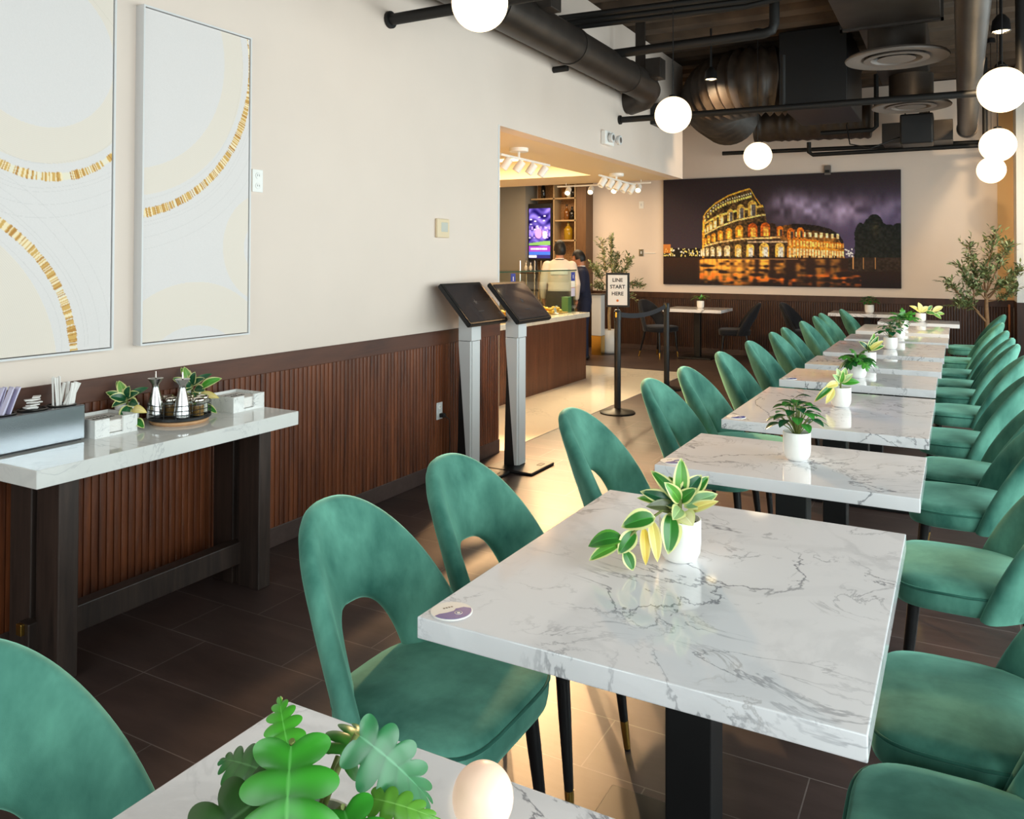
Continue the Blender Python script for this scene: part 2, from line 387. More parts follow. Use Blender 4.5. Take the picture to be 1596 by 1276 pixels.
def remesh(mb, voxel, smooth_it=4):
    me = bpy.data.meshes.new('tmp'); bmesh.ops.recalc_face_normals(mb.bm, faces=mb.bm.faces[:]); mb.bm.to_mesh(me); mb.bm.free()
    o = bpy.data.objects.new('tmp', me); C.objects.link(o)
    r_ = o.modifiers.new('r', 'REMESH'); r_.mode = 'VOXEL'; r_.voxel_size = voxel
    if smooth_it:
        sm = o.modifiers.new('s', 'SMOOTH'); sm.iterations = smooth_it; sm.factor = .5
    dg = bpy.context.evaluated_depsgraph_get(); out = bpy.data.meshes.new_from_object(o.evaluated_get(dg))
    bpy.data.objects.remove(o); out.polygons.foreach_set('use_smooth', [True]*len(out.polygons)); return out
def link_mesh(name, me, mat, parent):
    me.materials.clear(); me.materials.append(mat); o = bpy.data.objects.new(name, me); C.objects.link(o)
    if parent: o.parent = parent
    return o
def subsurf(mb, lv):
    me = bpy.data.meshes.new('tmp'); bmesh.ops.recalc_face_normals(mb.bm, faces=mb.bm.faces[:]); mb.bm.to_mesh(me); mb.bm.free()
    o = bpy.data.objects.new('tmp', me); C.objects.link(o); r_ = o.modifiers.new('r', 'SUBSURF'); r_.levels = lv; r_.render_levels = lv
    dg = bpy.context.evaluated_depsgraph_get(); out = bpy.data.meshes.new_from_object(o.evaluated_get(dg)); bpy.data.objects.remove(o)
    out.polygons.foreach_set('use_smooth', [True]*len(out.polygons)); return out

# ------------------------------------------------------------------ setting
XW, YB, ZC = -3.13, 12.8, 4.0
XR, YF = 2.2, -2.6
struct(box((-8.2, YF-.2, -.1), (XR+.2, YB+.2, 0)).build('floor', M['floor']))
struct(box((-8.0, 5.5, 0), (-3.1, 10.45, .004)).build('floor_marble', M['marble_floor']))
# corrugated slab
cb = MB()
def ceil_prof(y): return ZC + .05*(1 if math.sin(y*2*PI/.45) > 0 else 0)
ys = [];
y = YF-.2
while y < YB+.2: ys += [(y, ZC), (y+.2, ZC), (y+.24, ZC+.06), (y+.41, ZC+.06)]; y += .45
cb.add([(-8.2, a, b) for a, b in ys]+[(XR+.2, a, b) for a, b in ys], [(i, i+1, len(ys)+i+1, len(ys)+i) for i in range(len(ys)-1)])
cb.box((-8.2, YF-.2, ZC+.07), (XR+.2, YB+.2, ZC+.2))
struct(cb.build('ceiling', M['ceiling'], smooth=0))
wl = MB(); wl.box((XW-.14, YF, 0), (XW, 5.47, ZC)); wl.box((XW-.14, 5.47, 2.535), (XW, 10.27, ZC))
struct(wl.build('wall_left', M['wall'], smooth=0))
struct(box((-8.1, YB, 0), (XR+.1, YB+.12, ZC)).build('wall_back', M['wall'], smooth=0))
struct(box((-7.75, 5.33, 0), (-7.6, YB, ZC)).build('wall_deli_left', M['cream'], smooth=0))
struct(box((-7.6, 5.33, 0), (XW-.14, 5.46, ZC)).build('wall_deli_front', M['cream'], smooth=0))
# deli ceiling with a lit recess
dc = MB(); RX0, RX1, RY0, RY1 = -5.6, -4.0, 7.35, 9.3
dc.box((-7.6, 5.46, 2.535), (XW-.14, RY0, 2.6)); dc.box((-7.6, RY1, 2.535), (XW-.14, 10.27, 2.6))
dc.box((-7.6, RY0, 2.535), (RX0, RY1, 2.6)); dc.box((RX1, RY0, 2.535), (XW-.14, RY1, 2.6))
dc.box((RX0-.03, RY0-.03, 2.6), (RX0, RY1+.03, 2.78)); dc.box((RX1, RY0-.03, 2.6), (RX1+.03, RY1+.03, 2.78))
dc.box((RX0, RY0-.03, 2.6), (RX1, RY0, 2.78)); dc.box((RX0, RY1, 2.6), (RX1, RY1+.03, 2.78)); dc.box((RX0-.03, RY0-.03, 2.78), (RX1+.03, RY1+.03, 2.8))
struct(dc.build('ceiling_deli', M['cream'], smooth=0))
tag(box((RX0+.1, RY0+.1, 2.755), (RX1-.1, RY1-.1, 2.775), .004).build('ceiling_light', M['cove']), 'glowing square light panel in the recess over the deli counter', 'ceiling light')
# column at the back right, with a tan strip for the wall's shading
struct(box((.655, 12.15, .955), (XR, YB-.001, ZC)).build('column', M['wall_white'], smooth=0))
struct(box((.655, 12.14, 0), (XR, YB-.001, .955)).build('trim_3', M['wainscot_dark'], smooth=0))
struct(box((.47, YB-.03, .955), (.655, YB-.001, ZC)).build('wall_shade_strip', M['tan'], smooth=0))  # flat strip; its tan puts the wall's orange shading into colour
struct(box((.585, 12.7, .1), (.61, 12.745, .9), .003).build('trim_4', M['copper'], smooth=0))
# right wall with windows
rw = MB(); S0, S1 = .38, 2.95
rw.box((XR, YF, 0), (XR+.12, YB, S0)); rw.box((XR, YF, S1), (XR+.12, YB, ZC))
edges = [YF]+[v for ab in WIN_R for v in ab]+[YB]
for a, b in zip(edges[0::2], edges[1::2]): rw.box((XR, a, S0), (XR+.12, b, S1))
struct(rw.build('wall_right', M['wall_white'], smooth=0))
fw = MB(); fw.box((XW, YF-.12, 0), (XR, YF, .5)); fw.box((XW, YF-.12, S1), (XR, YF, ZC))
e2 = [XW]+[v for ab in WIN_F for v in ab]+[XR]
for a, b in zip(e2[0::2], e2[1::2]): fw.box((a, YF-.12, .5), (b, YF, S1))
struct(fw.build('wall_front', M['wall_white'], smooth=0))
def window(n, lo, hi, axis):
    r_ = bpy.data.objects.new('window_%d' % n, None); C.objects.link(r_); struct(r_)
    def bx(a0, a1, z0, z1, m, nm, t):
        if axis == 'y': o = box((XR+.06-t, a0, z0), (XR+.06+t, a1, z1)).build(nm, m, r_, smooth=0)
        else: o = box((a0, YF-.06-t, z0), (a1, YF-.06+t, z1)).build(nm, m, r_, smooth=0)
        return struct(o)
    z0, z1 = (S0 if axis == 'y' else .5), S1
    f = MB()
    for a0, a1, b0, b1 in ((lo, lo+.05, z0, z1), (hi-.05, hi, z0, z1), (lo+.05, hi-.05, z0, z0+.05), (lo+.05, hi-.05, z1-.05, z1)):
        if axis == 'y': f.box((XR+.03, a0, b0), (XR+.09, a1, b1))
        else: f.box((a0, YF-.09, b0), (a1, YF-.03, b1))
    struct(f.build('window_frame', M['black'], r_, smooth=0)); bx(lo+.05, hi-.05, z0+.05, z1-.05, M['glass'], 'window_pane', .003)
for i, (a, b) in enumerate(WIN_R): window(i+1, a, b, 'y')
for i, (a, b) in enumerate(WIN_F): window(i+6, a, b, 'x')
# wainscots: reeded panels, cap boards, tile bases
def reeds(fn, a, b, z0, z1, pitch=.034, depth=.009):
    mb = MB(); prof = []; n = int(round((b-a)/pitch)); pt = (b-a)/n
    for i in range(n):
        y0 = a+i*pt
        prof += [(y0, 0), (y0+pt*.08, depth*.75), (y0+pt*.3, depth), (y0+pt*.7, depth), (y0+pt*.92, depth*.75)]
    prof.append((b, 0)); k = len(prof)
    mb.add([fn(p, d, z0) for p, d in prof]+[fn(p, d, z1) for p, d in prof], [(i, i+1, k+i+1, k+i) for i in range(k-1)])
    return mb
struct(reeds(lambda p, d, z: (XW+.004+d, p, z), YF, 5.46, .1, .915).build('trim_1', M['wainscot'], smooth=50, recalc=False))
struct(reeds(lambda p, d, z: (p, YB-.004-d, z), -5.45, .65, .08, .87).build('trim_2', M['wainscot_dark'], smooth=50, recalc=False))
struct(box((XW, YF, .905), (XW+.02, 5.465, 1.0), .003).build('trim_5', M['cap'], smooth=0))
struct(box((-5.47, YB-.022, .86), (.654, YB, .955), .003).build('trim_6', M['wainscot_dark'], smooth=0))
struct(box((XW, YF, 0), (XW+.016, 5.468, .1), .003).build('baseboard_left', M['base'], smooth=0))
struct(box((-5.47, YB-.016, 0), (.65, YB, .08), .003).build('baseboard_back', M['base'], smooth=0))
struct(box((XW-.145, 5.455, 1.0), (XW+.004, 5.478, 2.54), .002).build('trim_7', M['silver'], smooth=0))
struct(box((XW-.145, 5.455, 0), (XW+.004, 5.476, 1.0), .002).build('trim_8', M['cream'], smooth=0))

# ------------------------------------------------------------------ chair
def seat_ring(sc, z, n=44):
    out = []
    for k in range(n):
        a = 2*PI*k/n; c, s_ = math.cos(a), math.sin(a); e = 2/4.6 if s_ > 0 else 2/3.2
        x = .238*math.copysign(abs(c)**e, c); yy = .225*math.copysign(abs(s_)**e, s_)
        if yy < 0: x *= 1 + .14*yy/.225
        out.append(Vector((x*sc, yy*sc+.005, z)))
    return out
def loft(mb, rings):
    R_ = [[mb.bm.verts.new(p) for p in r_] for r_ in rings]; n = len(R_[0])
    for a, b in zip(R_, R_[1:]):
        for k in range(n): mb.bm.faces.new((a[k], a[(k+1) % n], b[(k+1) % n], b[k]))
    mb.bm.faces.new(R_[0][::-1]); mb.bm.faces.new(R_[-1]); return R_
def back_y(x, z): return -.205 - .36*(z-.45) + .165*(abs(x)/.25)**2.2
def chair_back():
    mb = MB(); NT = 56
    ss = [0, .02, .06, .14, .28, .5, .72, .86, .94, .98, 1]
    rings = []
    for i in range(NT+1):
        t = PI*i/NT; c, s_ = math.cos(t), math.sin(t)
        xo = -.252*math.copysign(abs(c)**.76, c); zo = .40+.468*s_**.92
        xi = -.118*math.copysign(abs(c)**.6, c); zi = .40+.215*s_**.75
        def pt(s, side):
            x = xo+(xi-xo)*s; z = zo+(zi-zo)*s
            th = .026*max(0, 1-abs(2*s-1)**7)**.5
            h = 1e-3; fx = (back_y(x+h, z)-back_y(x-h, z))/(2*h); fz = (back_y(x, z+h)-back_y(x, z-h))/(2*h)
            nrm = Vector((-fx, 1, -fz)).normalized()
            return Vector((x, back_y(x, z), z)) + nrm*th*side
        rings.append([pt(s, 1) for s in ss]+[pt(s, -1) for s in ss[-2:0:-1]])
    loft(mb, rings); return mb
def make_chair(name, fabric, piping, label, group):
    t = thing(name, label, 'chair', group=group)
    mb = MB(); loft(mb, [seat_ring(s_, z) for s_, z in ((.3, .392), (.9, .394), (.985, .402), (1.0, .42), (1.005, .44), (1.0, .459), (.985, .469), (.95, .477), (.8, .484), (.5, .489), (.15, .491))])
    st = mb.build('seat', fabric, t, smooth=60)
    mb = MB(); r_ = seat_ring(1.003, .461); mb.tube(r_+[r_[0]], .0045, 6, cap=False); mb.build('piping', piping, st, smooth=80)
    chair_back().build('backrest', fabric, t, smooth=50)
    for sx in (-1, 1):
        for yt, yb, xt, xb in ((.165, .205, .17, .195), (-.15, -.235, .15, .195)):
            a = Vector((sx*xt, yt, .395)); b = Vector((sx*xb, yb, 0)); m_ = a.lerp(b, .77); e_ = a.lerp(b, .985)
            mb = MB(); mb.tube([a, a.lerp(b, .3), m_], [.019, .0175, .0125], 12); mb.tube([e_, b], [.010, .009], 10)
            lg = mb.build('leg', M['leg'], t, smooth=50)
            mb = MB(); mb.tube([m_, e_], [.0128, .010], 12); mb.build('gold_tip', M['gold'], lg, smooth=50)
    return t
TABLES = [  # x0, y0, depth
    (-.995, .42, .61), (-.995, 1.40, 1.07), (-.974, 2.85, .61), (-.976, 3.81, 1.10), (-.983, 5.245, .60), (-.968, 6.115, .58),
    (-.964, 6.98, 1.07), (-.948, 8.235, .58), (-.95, 9.22, .98), (-.855, 10.68, .60)]
TW = .867
TN = ['table nearest the camera', 'second table from the camera', 'third table from the camera', 'fourth table from the camera', 'fifth table from the camera',
      'sixth table from the camera', 'seventh table from the camera', 'eighth table from the camera', 'ninth table from the camera', 'tenth table from the camera, nearest the far wall']
TL = ['with lobed-leaf plant and small globe lamp', 'with trailing cream-edged plant', 'with round-leaved bushy plant', 'with a few-leaved cream-edged plant', 'with dark lobed-leaf plant',
      'with yellow-leaved plant', 'with dark glossy plant', 'with pale partly hidden plant', 'with spreading lobed plant', 'with yellowish trailing plant']
LEFT = [(0, .70), (1, 1.64), (1, 2.17), (2, 3.12), (3, 4.09), (3, 4.65), (4, 5.52), (5, 6.36), (6, 7.24), (6, 7.79), (7, 8.66), (8, 9.5), (8, 10.05), (9, 11.0)]
RIGHT = [(1, 1.62), (1, 2.16), (2, 3.11), (3, 4.01), (3, 4.55), (4, 5.38), (5, 6.34), (6, 7.16), (6, 7.70), (7, 8.45), (8, 9.5), (9, 10.92)]
proto = None
def green(x, y, rz, label, group):
    global proto
    if proto is None:
        proto = make_chair('dining_chair', M['velvet'], M['velvet_pipe'], label, group); proto.location = (x, y, 0); proto.rotation_euler = (0, 0, rz); return proto
    return dup(proto, (x, y, 0), rz, label, group)
rj = random.Random(3)
for side, lst, x, rz, gname in (('wall', LEFT, -1.085, -PI/2, 'green chairs along the wall side of the tables'), ('window', RIGHT, .035, PI/2, 'green chairs along the window side of the tables')):
    for i, (ti, y) in enumerate(lst):
        same = [yy for tt, yy in lst if tt == ti]
        pos = '' if len(same) == 1 else (', nearer of two' if y == min(same) else ', farther of two')
        lab = 'green velvet chair, %s side of %s%s' % (side, TN[ti].replace(', nearest the far wall', ''), pos)
        xo = x + rj.uniform(-.015, .015) + (.075 if ti == 9 and side == 'window' else 0) + ((TABLES[ti][0]+.975) if side == 'wall' else 0)
        green(xo, y, rz+rj.uniform(-.03, .03), lab, gname)
# black chairs by the far wall
bk = make_chair('dining_chair', M['velvet_black'], M['velvet_black'], 'black velvet chair left of the square table behind the rope barrier', 'black chairs by the far wall')
bk.location = (-4.0, 11.92, 0); bk.rotation_euler = (0, 0, -PI/2-.45)
dup(bk, (-2.86, 11.95, 0), PI/2+.25, 'black velvet chair right of the square table behind the rope barrier', 'black chairs by the far wall')
dup(bk, (-1.92, 12.2, 0), -PI/2-.2, 'black velvet chair at left end of the far table under the mural', 'black chairs by the far wall')

# ------------------------------------------------------------------ tables
def table(x0, y0, wd, d, label, ztop=.75, th=.045, col=.11, base=(.6, .45), group='marble dining tables in a row'):
    cx, cy = x0+wd/2, y0+d/2
    t = thing('dining_table', label, 'table', (cx, cy, 0), 0, group)
    box((-wd/2, -d/2, ztop-th), (wd/2, d/2, ztop), .0025, 2).build('tabletop', M['marble'], t, smooth=30)
    box((-.2, -.16, ztop-th-.012), (.2, .16, ztop-th-.001), .002).build('mounting_plate', M['black'], t)
    box((-col/2, -col/2, .02), (col/2, col/2, ztop-th-.012), .004).build('column', M['black'], t)
    box((-base[0]/2, -base[1]/2, 0), (base[0]/2, base[1]/2, .02), .004).build('base_plate', M['black'], t)
    return t
for (x0, y0, d), n, l in zip(TABLES, TN, TL):
    table(x0, y0, TW, d, 'white marble-topped '+n.replace(', nearest the far wall', '')+' '+l)
table(-3.9, 11.78, .88, .7, 'square marble table by far wall between two black chairs', col=.09, base=(.5, .42), group='marble tables at the far wall')
table(-1.6, 12.08, .95, .6, 'marble table against the far wall under the mural, beside one black chair', col=.09, base=(.5, .42), group='marble tables at the far wall')

# ------------------------------------------------------------------ paintings on the left wall
def arc_picture(W, H, y0, z1, wd, ht, creams, golds, seed):
    rg = np.random.default_rng(seed)
    yy = y0 + np.linspace(0, 1, W)*wd; zz = z1 - np.linspace(0, 1, H)*ht
    Y, Z = np.meshgrid(yy, zz)
    img = np.zeros((H, W, 3)); img[:] = (221, 214, 212)
    img += rg.normal(0, 1.0, (H, W, 1))
    for cy, cz, r_, t_, col, rng in creams:
        d = np.hypot(Y-cy, Z-cz); m = (d > r_-t_) & (d < r_)
        streak = 3*np.sin(d*900)
        img[m] = np.array(col) + streak[m][:, None]
    for cy, cz, r_, rr in [(g[0], g[1], g[2]+k, .0012) for g in golds for k in (.045, .06, -.05, .11, .16)]:
        d = np.abs(np.hypot(Y-cy, Z-cz)-r_ - .006*np.sin(6*np.arctan2(Z-cz, Y-cy))); img[d < rr] -= 9
    for cy, cz, r_, t_, zmax in golds:
        rad = np.hypot(Y-cy, Z-cz); ang = np.arctan2(Z-cz, Y-cy)
        seg = np.floor(ang*r_/.0042).astype(int) % 997; hsh = rg.random(997)[seg]; big = rg.random(997)[np.floor(ang*r_/.042).astype(int) % 997]
        half = t_*(.36+.14*hsh+.1*big)*np.clip((zmax-Z)/.5+.15, .1, 1)
        m = (np.abs(rad-r_) < half) & (Z < zmax)
        gold = np.where((hsh > .35)[..., None], np.array((210, 166, 92)), np.array((242, 222, 182)))
        gold = np.where((hsh > .8)[..., None], np.array((184, 130, 58)), gold)
        gold = np.where(((big < .3) & (hsh < .6))[..., None], np.array((232, 222, 200)), gold)
        img[m] = gold[m]
    return img
CREAM = (225, 213, 201)
def painting(label, y0, y1, z0, z1, creams, golds, seed):
    t = thing('framed_painting', label, 'painting', (XW, (y0+y1)/2, z0), group='cream and gold paintings on the left wall')
    hw = (y1-y0)/2; H = z1-z0; f = MB()
    for lo, hi in (((0, -hw, 0), (.052, -hw+.008, H)), ((0, hw-.008, 0), (.052, hw, H)), ((0, -hw+.008, 0), (.052, hw-.008, .008)), ((0, -hw+.008, H-.008), (.052, hw-.008, H))): f.box(lo, hi)
    f.build('frame', M['frame_white'], t, smooth=0)
    box((.002, -hw+.012, .012), (.044, hw-.012, H-.012)).build('stretcher_canvas', M['white_print'], t, smooth=0)
    img = arc_picture(200, 460, y0+.012, z1-.012, y1-y0-.024, H-.024, creams, golds, seed)
    picture('painted_face', img, (.046, -hw+.012, H-.012), (0, 2*hw-.024, 0), (0, 0, -(H-.024)), M['canvas'], t)
painting('framed abstract painting with two gold arcs curving apart, leftmost on the wall', 1.545, 2.157, 1.114, 2.594,
         [(1.85, 2.30, .44, .14, CREAM, 0), (1.26, 1.05, .66, .28, CREAM, 0)], [(1.862, 2.23, .42, .042, 2.15), (1.363, 1.097, .625, .034, 9)], 1)
painting('framed abstract painting with one gold arc rising to its right edge, beside the wall outlet', 2.285, 2.898, 1.118, 2.594,
         [(2.185, 2.42, .661, .116, CREAM, 0), (2.57, .866, .52, .2, CREAM, 0), (3.0, 1.55, .27, .13, CREAM, 0)], [(2.149, 2.416, .741, .036, 2.58)], 2)

# ------------------------------------------------------------------ wall fittings
def outlet(label, loc, rotz, w_=.07, h_=.115, plug=False, mat='white_plastic'):
    t = thing('wall_outlet', label, 'outlet', loc, rotz)      # local +y out of the wall
    box((-w_/2, 0, -h_/2), (w_/2, .006, h_/2), .002).build('cover_plate', M[mat], t)
    for s in (-1, 1):
        mb = MB(); mb.lathe([(.0165, 0), (.0165, .003), (.014, .004)], n=20, mat=Matrix.Translation((0, .006, s*.026)) @ Matrix.Rotation(-PI/2, 4, 'X')); k = mb.build('socket', M['white_plastic'], t)
        mb = MB()
        for dx in (-.006, .006): mb.box((dx-.0012, .0098, s*.026-.003), (dx+.0012, .0104, s*.026+.006))
        mb.build('slot', M['ink'], k)
    return t
outlet('white wall outlet at the right edge of the gold arc painting', (XW+.001, 2.985, 1.89), -PI/2)
o2 = outlet('steel-plated wall outlet low on the wood paneling, black plug in it', (XW+.0135, 4.63, .455), -PI/2, mat='silver')
t = thing('power_cord', 'black plug and cord hanging from the low outlet to the kiosk', 'cord', (XW, 4.63, 0))
box((.026, -.014, .413), (.062, .014, .441), .004).build('plug', M['ink'], t)
MB().tube([(.06, 0, .427), (.085, .02, .40), (.07, .05, .25), (.05, .07, .1), (.06, .12, .02), (.055, .05, .006), (.05, .0, .006)], .0035, 8).build('cord', M['ink'], t)
t = thing('thermostat', 'beige wall thermostat left of the deli opening', 'thermostat', (XW+.001, 4.665, 1.705))
box((0, -.075, -.065), (.022, .075, .065), .006).build('housing', M['cream'], t)
box((.0215, -.03, -.025), (.024, .05, .04), .002).build('display', pm('thermostat_screen', (196, 196, 186), .2), t)
for nm, zz, lab in (('light_switch', 2.39, 'white switch plate high on the back wall, left of the mural'), ('light_switch', 1.60, 'grey switch plate low on the back wall, left of the mural')):
    t = thing(nm, lab, 'switch', (-4.60, YB-.001, zz)); box((-.04, -.008, -.06), (.04, 0, .06), .002).build('plate', M['white_plastic' if zz > 2 else 'steel'], t)
    box((-.012, -.014, -.022), (.012, -.007, .022), .003).build('rocker', M['silver'], t)
tag(box((-4.555, YB-.012, 1.585), (-4.36, YB-.001, 1.597), .002).build('surface_conduit', M['white_plastic']), 'thin white wiring strip from the low switch plate to the mural', 'conduit')
t = thing('wall_sensor', 'small grey bracket on the wall just above the mural', 'sensor', (-1.69, YB-.001, 2.82))
box((-.045, -.05, -.07), (.045, 0, .07), .004).build('housing', M['diffuser'], t); box((-.03, -.065, -.04), (.03, -.049, .0), .004).build('lens', M['black'], t)
t = thing('emergency_light', 'two-headed emergency light on the white bulkhead', 'emergency light', (XW+.001, 7.64, 2.715))
box((0, -.12, -.07), (.05, .12, .07), .008).build('housing', M['white_plastic'], t)
for dy in (-.03, .17):
    mb = MB(); mb.lathe([(.02, 0), (.045, .02), (.05, .05), (.046, .055)], n=20, mat=Matrix.Translation((.045, dy, .0)) @ Matrix.Rotation(PI/2, 4, 'Y')); h = mb.build('lamp_head', M['silver'], t)
    mb = MB(); mb.lathe([(.03, .056), (.001, .06)], n=16, mat=Matrix.Translation((.045, dy, .0)) @ Matrix.Rotation(PI/2, 4, 'Y')); mb.build('lens', M['diffuser'], h)

# ------------------------------------------------------------------ console table and what stands on it
CZ = .80
t = thing('console_table', 'narrow marble-topped console with dark slab legs against the paneled wall', 'console table', (-2.88, 2.18, 0))
def L(x, y, z): return (x+2.88, y-2.18, z)
XB = XW+.022
box(L(XB, 1.58, CZ-.062), L(-2.64, 2.78, CZ), .003).build('tabletop', M['marble_soft'], t)
for ya, yb in ((1.735, 1.81), (2.665, 2.735)):
    mb = MB(); mb.box(L(-3.06, ya, 0), L(-2.93, yb, CZ-.075), .004); mb.box(L(-2.895, ya, 0), L(-2.765, yb, CZ-.075), .004); mb.box(L(-2.935, ya+.02, 0), L(-2.89, yb-.02, CZ-.075))
    lg = mb.build('leg', M['frame_wood'], t, smooth=0)
    box(L(-3.06, ya-.04, CZ-.075), L(-2.74, yb+.12, CZ-.0625), .002).build('top_plate', M['frame_wood'], lg, smooth=0)
box(L(-2.945, 1.70, .10), L(-2.88, 2.70, .20), .004).build('stretcher', M['frame_wood'], t)
box(L(-2.93, 1.685, .16), L(-2.90, 1.70, .20), .002).build('wedge_plate', M['gold'], t)
# dispenser
t = thing('straw_dispenser', 'stainless steel straw and packet caddy at left end of the console', 'dispenser', (-2.97, 1.775, CZ))
box((-.085, -.165, .006), (.035, .165, .135), .003).build('housing', M['steel_box'], t)
box((-.078, -.155, 0), (.028, .155, .007)).build('foot', M['black'], t)
cups = [(-.026, -.115), (-.026, 0), (-.026, .11)]
for x, y in cups:
    mb = MB(); mb.lathe([(.043, .1355), (.050, .1355), (.051, .139), (.043, .140), (.041, .128), (.039, .1357)], (x, y, 0), 28, close=False); k = mb.build('cup_rim', M['dark_steel'], t)
    mb = MB(); mb.lathe([(.0005, .1362), (.042, .1362)], (x, y, 0), 24, close=False); mb.build('cup_well', M['black'], k)
rs = random.Random(5)
base = Vector((-2.97, 1.775, CZ))
st = MB(); st.tube([(0, 0, 0), (0, 0, .11)], .0032, 8); sme = st.mesh('straw', M['paper'])
stf = MB(); stf.tube([(0, 0, 0), (0, 0, .085)], .0068, 8); fme = stf.mesh('wrapped_utensil', M['paper'])
def stick(me, name, x, y, tilt, az, label, group, cat):
    o = bpy.data.objects.new(name, me); C.objects.link(o); o.location = base + Vector((x, y, .1345)); o.rotation_euler = Euler((tilt*math.cos(az), tilt*math.sin(az), 0)); tag(o, label, cat, group); return o
for k in range(7): stick(sme, 'drinking_straw', cups[2][0]+rs.uniform(-.02, .02), cups[2][1]-.035+k*.006, .14*rs.uniform(-1, 1), rs.uniform(0, 6), 'thin white straw standing in the right-hand cup of the steel caddy', 'straws in the right-hand cup', 'straw')
for k in range(9): stick(fme, 'paper_straw', cups[2][0]+rs.uniform(-.025, .022), cups[2][1]+.004+k*.0045, rs.uniform(-.5, -.1), rs.uniform(-.4, .4), 'wide paper-wrapped straw leaning in the right-hand cup of the steel caddy', 'wrapped straws in the right-hand cup', 'straw')
pk = MB(); pk.box((-.013, -.02, 0), (.013, .02, .0045), .0015); pme = pk.mesh('sugar_packet', M['paper'])
for k in range(9):
    o = bpy.data.objects.new('sugar_packet', pme); C.objects.link(o); o.location = base+Vector((cups[1][0]+rs.uniform(-.016, .016), cups[1][1]+rs.uniform(-.02, .02), .1365+.0052*k)); o.rotation_euler = (rs.uniform(-.06, .06), rs.uniform(-.06, .06), rs.uniform(0, 3))
    tag(o, 'folded white packet heaped in the middle cup of the steel caddy', 'packet', 'packets in the middle cup')
lm = MB(); lm.box((-.013, -.0025, 0), (.013, .0025, .10), .0015); lme = lm.mesh('sweetener_packet', M['lilac_paper'])
for k in range(8):
    o = stick(lme, 'sweetener_packet', cups[0][0]+rs.uniform(-.02, .02), cups[0][1]-.026+.0075*k, -.35+rs.uniform(-.06, .06), 0, 'lilac paper packet standing in the left-hand cup of the steel caddy', 'lilac packets in the left-hand cup', 'packet')
# napkin holders
def napkin_box(label, loc, rz):
    t = thing('napkin_holder', label, 'napkin holder', loc, rz, 'marbled napkin holders')
    h = .07; mb = MB(); mb.box((-.092, -.092, 0), (.092, .092, .01)); mb.box((-.092, -.092, .01), (-.082, .092, h)); mb.box((.082, -.092, .01), (.092, .092, h))
    mb.box((-.082, .082, .01), (.082, .092, h))
    for s in (-1, 1): mb.box((min(s*.082, s*.03), -.092, .01), (max(s*.082, s*.03), -.082, h))
    mb.build('box', M['marble_box'], t, smooth=0)
    mb = MB(); mb.box((-.08, -.08, .0105), (.08, .08, h-.012), .004)
    for k in range(7): mb.box((-.079, -.081, .012+k*.0065), (.079, .08, .0165+k*.0065), .001)
    np_ = mb.build('napkin_stack', M['paper'], t, smooth=0)
    ink = MB(); rr = random.Random(9)
    for row, (y, n, s) in enumerate(((.03, 9, .011), (-.005, 7, .017), (-.035, 8, .008))):
        x = -.055
        for k in range(n):
            wl_ = s*rr.uniform(.5, 1.0); ink.box((x, y-s*.5, h-.0118), (x+s*.28, y+s*.6, h-.0112)); ink.box((x+s*.28, y-s*.5, h-.0118), (x+wl_, y-s*.15*rr.random(), h-.0112)); x += wl_+.003
    ink.build('printed_wording', M['ink'], np_, smooth=0)
napkin_box('marbled napkin holder next to the steel caddy', (-3.0, 2.055, CZ), PI/2)
napkin_box('marbled napkin holder at right end of the console', (-2.945, 2.685, CZ), PI/2)
# spice carousel
cx, cy = -2.915, 2.355
t = thing('spice_carousel', 'round black wire carousel on a pale wood turntable', 'carousel', (cx, cy, CZ))
MB().lathe([(.06, 0), (.112, 0), (.118, .006), (.118, .014), (.112, .017), (.01, .017)], n=48).build('turntable', M['board'], t)
MB().lathe([(.005, .018), (.124, .018), (.128, .021), (.128, .03), (.124, .032), (.122, .024), (.005, .0235)], n=48).build('tray', M['black'], t)
mb = MB()
for z in (.045, .062, .083): mb.tube([(.126*math.cos(2*PI*k/48), .126*math.sin(2*PI*k/48), z) for k in range(49)], .0016, 6, cap=False)
for k in range(16): mb.tube([(.126*math.cos(2*PI*k/16), .126*math.sin(2*PI*k/16), z) for z in (.03, .083)], .0013, 6)
mb.build('wire_rail', M['black'], t)
CT = CZ+.0238
def cruet(label, x, y):
    t = thing('oil_cruet', label, 'cruet', (x, y, CT), 0, 'steel oil cruets in the carousel')
    MB().lathe([(.034, 0), (.036, .003), (.035, .022), (.026, .08), (.015, .122), (.0135, .133), (.015, .143), (.030, .164), (.031, .167), (.022, .164), (.004, .158)], n=32).build('body', M['steel'], t, smooth=50)
    MB().tube([(0, 0, .158), (0, 0, .196)], [.0042, .003], 10).build('spout', M['chrome'], t)
cruet('hourglass-shaped steel oil cruet at the front of the carousel', cx+.072, cy-.045); cruet('hourglass-shaped steel oil cruet at the back of the carousel', cx-.045, cy-.085)
def shaker(label, x, y, fill):
    t = thing('shaker', label, 'shaker', (x, y, CT), 0, 'glass shakers in the carousel')
    j = MB().lathe([(.024, .001), (.0265, .004), (.0265, .055), (.024, .062)], n=24).build('jar', M['jar_glass'], t, smooth=50)
    MB().lathe([(.003, .004), (.0225, .004), (.0225, .046), (.003, .048)], n=20).build('contents', M[fill], j, smooth=50)
    MB().lathe([(.0255, .0605), (.0268, .063), (.0268, .072), (.022, .079), (.006, .082)], n=24).build('lid', M['chrome'], t, smooth=40)
